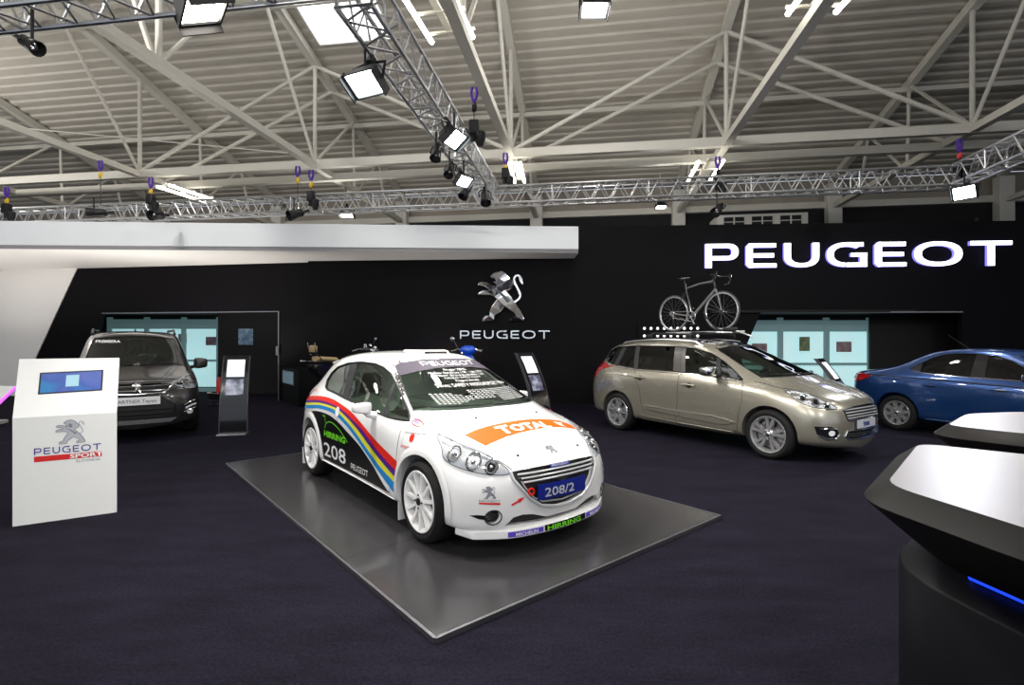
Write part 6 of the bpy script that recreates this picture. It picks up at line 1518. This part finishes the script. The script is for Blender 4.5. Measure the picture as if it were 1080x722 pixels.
# white stand in front, with screen
kb = Vector((-4.205, 4.31, 0)); kd = Vector((.592, .37, 0)); kw = .70; kd.normalize(); ka = math.atan2(kd.y, kd.x)
t = thing('information_stand', 'white floor-standing information stand with sloped screen and printed lion logo', 'info stand', kb, ka)
KH = .912; KT = 1.405; LEAN = .20; kw = math.hypot(-3.614+4.205, 4.68-4.31)
bm = BM()
prof = [(0, 0), (0, KH), (LEAN, KT), (LEAN+.03, KT-.012), (.035, KH), (.035, 0)]
prism(bm, prof, 0, kw, lambda u, v, d: Vector((d, u, v))); obj('front_panel', fix(bm), M['white'], t, False)
bm = BM(); prism(bm, [(.035, 0), (.035, KH), (LEAN+.02, KT-.06), (.42, KH-.05), (.42, 0)], .05, kw-.10, lambda u, v, d: Vector((d, u, v))); obj('stand_body', fix(bm), M['white'], t, False)
sl = Vector((0, LEAN, KT-KH)).normalized(); nn = Vector((0, -sl.z, sl.y))
S3 = lambda a, b_, d=0: Vector((a, 0, KH))+sl*b_+nn*d
M['bezel'] = mat('screen_bezel', (.02, .02, .022), .3)
bm = BM(); prism(bm, [(.145, .20), (.585, .215), (.585, .415), (.145, .40)], -.02, .002, lambda u, v, d: S3(u, v, d)); obj('screen_bezel', fix(bm), M['bezel'], t, False)
M['screen'] = mat('kiosk_screen', (.05, .1, .3), .15, emit=(.15, .2, .6), es=.32)
nt = M['screen'].node_tree; tc = nt.nodes['Texture Coordinate']; n = nt.nodes.new('ShaderNodeTexNoise'); n.inputs['Scale'].default_value = 4.; n.inputs['Detail'].default_value = 1
nt.links.new(tc.outputs['Object'], n.inputs['Vector']); c = nt.nodes.new('ShaderNodeValToRGB'); e = c.color_ramp.elements
e[0].position = .35; e[0].color = (.02, .42, .62, 1); e[1].position = .62; e[1].color = (.30, .24, .55, 1); e.new(.48).color = (.10, .12, .42, 1)
nt.links.new(n.outputs['Fac'], c.inputs[0]); nt.links.new(c.outputs[0], nt.nodes['Principled BSDF'].inputs['Emission Color'])
bm = BM(); prism(bm, [(.157, .212), (.573, .226), (.573, .403), (.157, .388)], .002, .004, lambda u, v, d: S3(u, v, d)); sc_ = obj('screen', fix(bm), M['screen'], t, False)
M['scrlight'] = mat('screen_logo_light', (.3, .5, .6), .3, emit=(.30, .42, .48), es=.30)
bm = BM(); prism(bm, [(.325, .262), (.415, .265), (.415, .372), (.325, .369)], .0041, .006, lambda u, v, d: S3(u, v, d)); obj('screen_picture', fix(bm), M['scrlight'], sc_, False)
K3 = lambda u, v, d: Vector((u, -d, v))
body, tail, dark = lion_polys()
LB = .665; LH = .205; LX = .375
bm = polys_bm(body+tail, lambda u, v, d: K3(LX+u*LH*1.03, LB+v*LH, .0015)); obj('printed_emblem', bm, M['s_silver'], t, False)
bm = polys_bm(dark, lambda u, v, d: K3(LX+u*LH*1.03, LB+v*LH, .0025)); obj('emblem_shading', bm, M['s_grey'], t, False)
# outline of the printed lion
bm = BM(); L2 = [K3(LX+u*LH*1.03, LB+v*LH, .002) for u, v in LION]; tube(bm, L2, .0025, 4, closed=True); obj('emblem_outline', bm, M['s_grey'], t, False)
ps, W = peugeot_polys(gap=.42, V=.24, H=.16)
bm = BM()
for p in ps: polys_bm(p, lambda u, v, d: K3(.135+u*.45/W, .585+v*.058, .0015), bm=bm)
M['printblue'] = mat('print_blue', (.03, .03, .25), .4)
obj('stand_lettering', bm, M['printblue'], t, False)
bm = polys_bm(rect(.135, .525, .59, .572), lambda u, v, d: K3(u, v, .0015)); obj('red_bar', bm, M['s_redflat'], t, False)
bm = text_bm('SPORT', lambda u, v, d: K3(.37+u*1.45, .531+v, .003), .052, offset=.03/20); obj('bar_lettering', bm, M['s_white'], t, False)
bm = text_bm('SLOVAKIA', lambda u, v, d: K3(.41+u*1.15, .490+v, .0015), .032); obj('small_lettering', bm, M['s_grey'], t, False)
# ---- curved black totems
M['totside'] = mat('totem_side_grey', (.06, .06, .065), .4, .3)
def totem(label, loc, rz, H_=1.32, w=.42, curve=.5, sc=(.30, .26)):
    t = thing('information_totem', label, 'totem', loc, rz, 'curved black information totems')
    P = lambda v: curve*(v/H_)**2-.12
    bm = BM(); prev = None; N = 16
    for k in range(N+1):
        v = H_*k/N; y = P(v); ww = w*(1-.06*k/N)
        q = [bm.verts.new((a*ww/2, y+b_, v)) for a, b_ in ((-1, 0), (1, 0), (1, .045), (-1, .045))]
        if prev:
            for j in range(4): bm.faces.new((prev[j], prev[(j+1) % 4], q[(j+1) % 4], q[j]))
        else: bm.faces.new(q[::-1])
        prev = q
    bm.faces.new(prev); obj('curved_panel', fix(bm), M['gloss_black'], t, True)
    for s in (-1, 1):
        bm = BM(); prev = None
        for k in range(N+1):
            v = H_*k/N; y = P(v); ww = w*(1-.06*k/N)
            q = [bm.verts.new((s*(ww/2+a), y+b_, v)) for a, b_ in ((0, -.006), (.014, -.006), (.014, .055), (0, .055))]
            if prev:
                for j in range(4): bm.faces.new((prev[j], prev[(j+1) % 4], q[(j+1) % 4], q[j]))
            else: bm.faces.new(q[::-1])
            prev = q
        bm.faces.new(prev); obj('side_profile', fix(bm), M['totside'], t, True)
    def panel(nm, v0, v1, w_, m):
        bm = BM(); prev = None
        for k in range(7):
            v = v0+(v1-v0)*k/6; q = [bm.verts.new((a*w_/2, P(v)-.006, v)) for a in (-1, 1)]
            if prev: bm.faces.new((prev[0], prev[1], q[1], q[0]))
            prev = q
        obj(nm, fix(bm), m, t, True)
    panel('lit_sheet', H_*.73, H_*.95, w*.66, M['sheetlit']); panel('screen', H_*.50, H_*.70, w*.66, M['totscreen'] )
    bm = BM(); box(bm, (0, -.03+P(0)*.5, .012), (w*1.05, .34, .024), bev=.004); obj('base_plate', bm, M['alu'], t, False)
    return t
M['sheetlit'] = mat('lit_white_sheet', (.85, .85, .88), .4, emit=(.85, .88, 1.), es=.55)
M['totscreen'] = mat('totem_screen', (.1, .1, .16), .15, emit=(.45, .5, .8), es=.45)
nt = M['totscreen'].node_tree; tc = nt.nodes['Texture Coordinate']; n = nt.nodes.new('ShaderNodeTexNoise'); n.inputs['Scale'].default_value = 7.
nt.links.new(tc.outputs['Object'], n.inputs['Vector']); c = nt.nodes.new('ShaderNodeValToRGB'); c.color_ramp.elements[0].position = .42; c.color_ramp.elements[0].color = (.01, .01, .02, 1); c.color_ramp.elements[1].position = .65; c.color_ramp.elements[1].color = (.8, .85, 1, 1)
nt.links.new(n.outputs['Fac'], c.inputs[0]); nt.links.new(c.outputs[0], nt.nodes['Principled BSDF'].inputs['Emission Color'])
totem('curved black totem with two lit panels between the grey van and the rally car', ((248-540)/F*8.75, 8.75, 0), math.radians(14), curve=.24)
totem('curved black totem with two white panels rising behind the rally car bonnet', ((568-540)/F*9.3, 9.3, 0), math.radians(42), 1.36)
totem('leaning totem with a lit white panel between the beige and the blue car', (5.72, 8.7, 0), math.radians(45), 1.27, .42, .55)
# ================================================================ foreground desks
M['desktop'] = mat('brushed_pale_metal', (.25, .232, .245), .42, .3, noise=.02)
M['deskrim'] = mat('dark_bronze_rim', (.010, .009, .0085), .5, .0, spec=.12)
M['deskbase'] = mat('desk_base_dark', (.004, .004, .006), .5, spec=.10)
M['blueled'] = mat('blue_led', (.02, .1, 1), .4, emit=(.01, .06, 1.), es=1.2)
def rounded(poly, r=.10, n=5):
    out = []; N = len(poly)
    for i in range(N):
        a, b_, c = Vector(poly[i-1]), Vector(poly[i]), Vector(poly[(i+1) % N])
        d1 = (a-b_); d2 = (c-b_); rr = min(r, d1.length*.4, d2.length*.4); p1 = b_+d1.normalized()*rr; p2 = b_+d2.normalized()*rr
        for k in range(n+1):
            t_ = k/n; out.append(tuple((1-t_)**2*p1+2*t_*(1-t_)*b_+t_**2*p2))
    return out
def desk(label, top, base, zt=1.10, rs=(.02, .10), notch=None, led=True):
    cx = sum(p[0] for p in top)/len(top); cy = sum(p[1] for p in top)/len(top)
    t = thing('reception_desk', label, 'desk', (cx, cy, 0), 0, None)
    top = [(x-cx, y-cy) for x, y in top]; base = [(x-cx, y-cy) for x, y in base]
    P = rounded(top, rs[1]); B_ = rounded(base, .35, 8)
    c0 = Vector((0, 0))
    def off(poly, d):
        out = []
        for i in range(len(poly)):
            a, b_, c = Vector(poly[i-1]), Vector(poly[i]), Vector(poly[(i+1) % len(poly)])
            tt = (c-a).normalized(); nrm = Vector((tt.y, -tt.x));
            if nrm.dot(b_) < 0: nrm = -nrm
            out.append(tuple(b_+nrm*d))
        return out
    layers = [(off(P, 0), zt, 'a')]
    bm = BM(); a = [bm.verts.new((x, y, zt)) for x, y in P]; bm.faces.new(a)
    obj('desk_top', fix(bm), M['desktop'], t, False)
    bm = BM(); seq = [(off(P, 0), zt), (off(P, .012), zt-.006), (off(P, .06), zt-.045), (off(P, .070), zt-.056), (off(P, .064), zt-.068), (off(P, -.10), zt-.21), (off(P, -.16), zt-.25)]
    prev = None
    for pl_, z in seq:
        q = [bm.verts.new((x, y, z)) for x, y in pl_]
        if prev:
            for k in range(len(q)): bm.faces.new((prev[k], prev[(k+1) % len(q)], q[(k+1) % len(q)], q[k]))
        prev = q
    bm.faces.new(prev); obj('desk_rim', fix(bm), M['deskrim'], t, True, angle=30)
    bm = BM(); prev = None
    for d, z in ((-.02, 0), (-.0, .01), (0, .03), (0, .79), (-.008, .80), (-.07, .815), (-.09, .82)):
        q = [bm.verts.new((x, y, z)) for x, y in off(B_, d)]
        if prev:
            for k in range(len(q)): bm.faces.new((prev[k], prev[(k+1) % len(q)], q[(k+1) % len(q)], q[k]))
        else: bm.faces.new(q)
        prev = q
    bm.faces.new(prev); obj('desk_base', fix(bm), M['deskbase'], t, True, angle=40)
    if led:
        bm = BM(); pl_ = off(P, -.20); tube(bm, [(x, y, zt-.268) for x, y in pl_], .008, 6, closed=True); obj('light_strip', bm, M['blueled'], t)
        bm = BM(); pl_ = off(P, -.215); a = [bm.verts.new((x, y, zt-.25)) for x, y in pl_]; b2 = [bm.verts.new((x, y, .82)) for x, y in pl_]
        for k in range(len(a)): bm.faces.new((a[k], a[(k+1) % len(a)], b2[(k+1) % len(a)], b2[k]))
        obj('desk_neck', fix(bm), M['deskbase'], t, True)
    return t
desk('dark faceted reception desk with pale metal top and blue light strip in the right foreground',
     [(1.19, 1.63), (1.82, 2.29), (2.35, 1.80), (3.0, 1.0), (2.4, .35), (1.75, .45), (1.26, 1.15)],
     [(1.27, 1.75), (1.75, 2.15), (2.4, 1.7), (2.9, 1.0), (2.4, .5), (1.8, .6), (1.33, 1.15)])
bm = BM(); box(bm, (2.01, 1.80, 1.125), (.16, .16, .046), Matrix.Rotation(.6, 3, 'Z'), .012)
tag(obj('desk_socket_box', bm, M['gloss_black'], None, False), 'small black box on the top of the nearer desk at the right border', 'box')
desk('second faceted desk with pale metal top between the nearer desk and the blue car',
     [(2.37, 2.79), (2.88, 3.24), (3.30, 3.33), (4.3, 3.1), (4.4, 2.3), (3.4, 2.1), (2.53, 2.53)],
     [(2.55, 2.75), (2.9, 3.1), (3.4, 3.2), (4.1, 3.0), (4.2, 2.4), (3.4, 2.25), (2.7, 2.55)])
# ================================================================ scooters on a low plinth behind the rally car
bm = BM(); box(bm, (0, 0, .14), (3.7, 1.7, .28), bev=.01)
t = obj('scooter_plinth', bm, M['wallblack'], None, False, loc=(-2.0, 10.9, 0)); tag(t, 'low black plinth under the three scooters behind the rally car', 'plinth')
def scooter(label, loc, rz, body, seatm, rest=True, s=1., color2=None, screen=None, big=1.):
    t = thing('scooter', label, 'scooter', loc, rz, None)
    t.scale = (s, s, s)
    for x, nm in ((.62, 'front_wheel'), (-.62, 'rear_wheel')):
        bm = BM(); MX = Matrix.Translation((x, 0, .22)) @ Matrix.Rotation(PI/2, 4, 'X')
        lathe(bm, [(.13, .05), (.17, .055), (.21, .035), (.22, 0), (.21, -.035), (.17, -.055), (.13, -.05)], 24, MX, closed=True); w = obj(nm, fix(bm), M['tyre'], t)
        bm = BM(); lathe(bm, [(.135, .03), (.10, .02), (.03, .04), (.03, -.04), (.10, -.02), (.135, -.03)], 20, MX); obj('hub', fix(bm), M['silverrim'], w)
    bm = BM(); prism(bm, catmull([(.50,.30),(.56,.55),(.46,.86),(.40,.95),(.36,.88),(.38,.55),(.30,.32),(-.05,.30),(-.12,.50),(-.30,.70),(-.80,.80),(-.86,.70),(-.62,.50),(-.40,.35),(-.2,.20),(.35,.20)], 3, True), -.13, .13, lambda u, v, d: Vector((u, d, v))); 
    bmesh.ops.bevel(bm, geom=[e for e in bm.edges if len(e.link_faces) == 2 and any(len(f.verts) > 5 for f in e.link_faces)], offset=.035, segments=3, affect='EDGES')
    obj('bodywork', fix(bm), body, t, True, angle=50)
    bm = BM(); tube(bm, catmull([(.30, -.0, .86), (-.0, 0, .86), (-.35, 0, .87), (-.78, 0, .90)], 3)[6:], .11, 12, flat=.42); obj('seat', bm, seatm, t)
    bm = BM(); tube(bm, [(.62, 0, .22), (.50, 0, .62), (.42, 0, 1.0)], .03, 8); ball(bm, (.64, 0, .40), (.20, .08, .07)); obj('fork', bm, M['chrome'], t)
    bm = BM(); tube(bm, catmull([(.34, -.33, 1.02), (.36, -.18, 1.06), (.42, 0, 1.04), (.36, .18, 1.06), (.34, .33, 1.02)], 4), .016, 8)
    for q in (-1, 1): tube(bm, [(.345, q*.22, 1.04), (.33, q*.34, 1.015)], .022, 8); tube(bm, [(.38, q*.20, 1.05), (.45, q*.32, 1.05)], .007, 6)
    obj('handlebar', bm, M['chrome'], t)
    for q in ((1,) if big > 1 else (-1,) if rest else ()):
        bm = BM(); tube(bm, [(.38, q*.20, 1.06), (.36, q*.30, 1.24)], .007, 6); ball(bm, (.36, q*.33, 1.27), (.022, .06, .045) if big > 1 else (.02, .04, .025)); obj('mirror', bm, M['chrome'], t)
    if rest:
        bm = BM()
        for q in (-1, 1): ball(bm, (.50, q*.15, 1.08), (.05, .05, .05)); ball(bm, (.44, q*.08, 1.14), (.035, .035, .03))
        lathe(bm, [(.10, 0), (.11, .02), (.02, .04)], 14, Matrix.Translation((.2, -.2, .78))); obj('instruments', fix(bm), M['chrome'], t)
    bm = BM(); ball(bm, (.48, 0, 1.0), (.07, .08, .07)); obj('headlamp', bm, M['chrome'], t)
    bm = BM(); ball(bm, (.42, 0, 1.04), (.11*big, .13*big, .07*big)); obj('handlebar_cover', bm, body, t)
    if rest:
        bm = BM(); box(bm, (-.82, 0, 1.08), (.06, .20, .13), bev=.025); b_ = obj('backrest_pad', bm, seatm, t)
        bm = BM(); tube(bm, [(-.70, -.11, .86), (-.84, -.11, 1.02), (-.86, -.11, 1.2)], .010, 6); tube(bm, [(-.70, .11, .86), (-.84, .11, 1.02), (-.86, .11, 1.2)], .010, 6); tube(bm, [(-.72, -.12, .84), (-1.0, -.12, .86), (-1.0, .12, .86), (-.72, .12, .84)], .010, 6); obj('rear_rack', bm, M['chrome'], t)
    if screen:
        bm = BM(); prism(bm, catmull([(-.17, 0), (-.19, .22), (0, .36), (.19, .22), (.17, 0)], 3), 0, .006, lambda u, v, d: Vector((.46-v*.35+d, u, 1.06+v))); obj('windshield', fix(bm), screen, t)
    bm = BM(); tube(bm, [(-.15, .0, .20), (-.15, .14, .02)], .012, 6); tube(bm, [(-.15, .0, .20), (-.15, -.14, .02)], .012, 6); obj('stand_legs', bm, M['black'], t)
    return t
M['tan'] = mat('tan_leather', (.46, .33, .17), .6); M['darkred'] = mat('brown_red_paint', (.16, .04, .02), .3, coat=.6); M['sblue'] = mat('bright_blue_paint', (.01, .10, .75), .25, coat=1.)
M['bluetint'] = glass_mat('blue_windshield', (.05, .25, .85), .5)
scooter('black scooter with tan leather seat and backrest behind the rally car, leftmost of the three', (-3.40, 10.75, .28), math.radians(55), M['gloss_black'], M['tan'], True, 1.06)
scooter('brown-red scooter with only its handlebar showing over the rally car roof, middle one', (-2.66, 10.9, .28), math.radians(50), M['darkred'], M['seat'], False, .98)
scooter('bright blue scooter with round mirror showing over the rally car roof, rightmost one', (-1.10, 10.8, .28), math.radians(72), M['sblue'], M['seat'], False, 1.06, big=1.45)
# ================================================================ world
w = bpy.data.worlds.new('world'); SC.world = w; w.use_nodes = True
w.node_tree.nodes['Background'].inputs[0].default_value = (.80, .88, 1., 1); w.node_tree.nodes['Background'].inputs[1].default_value = .75
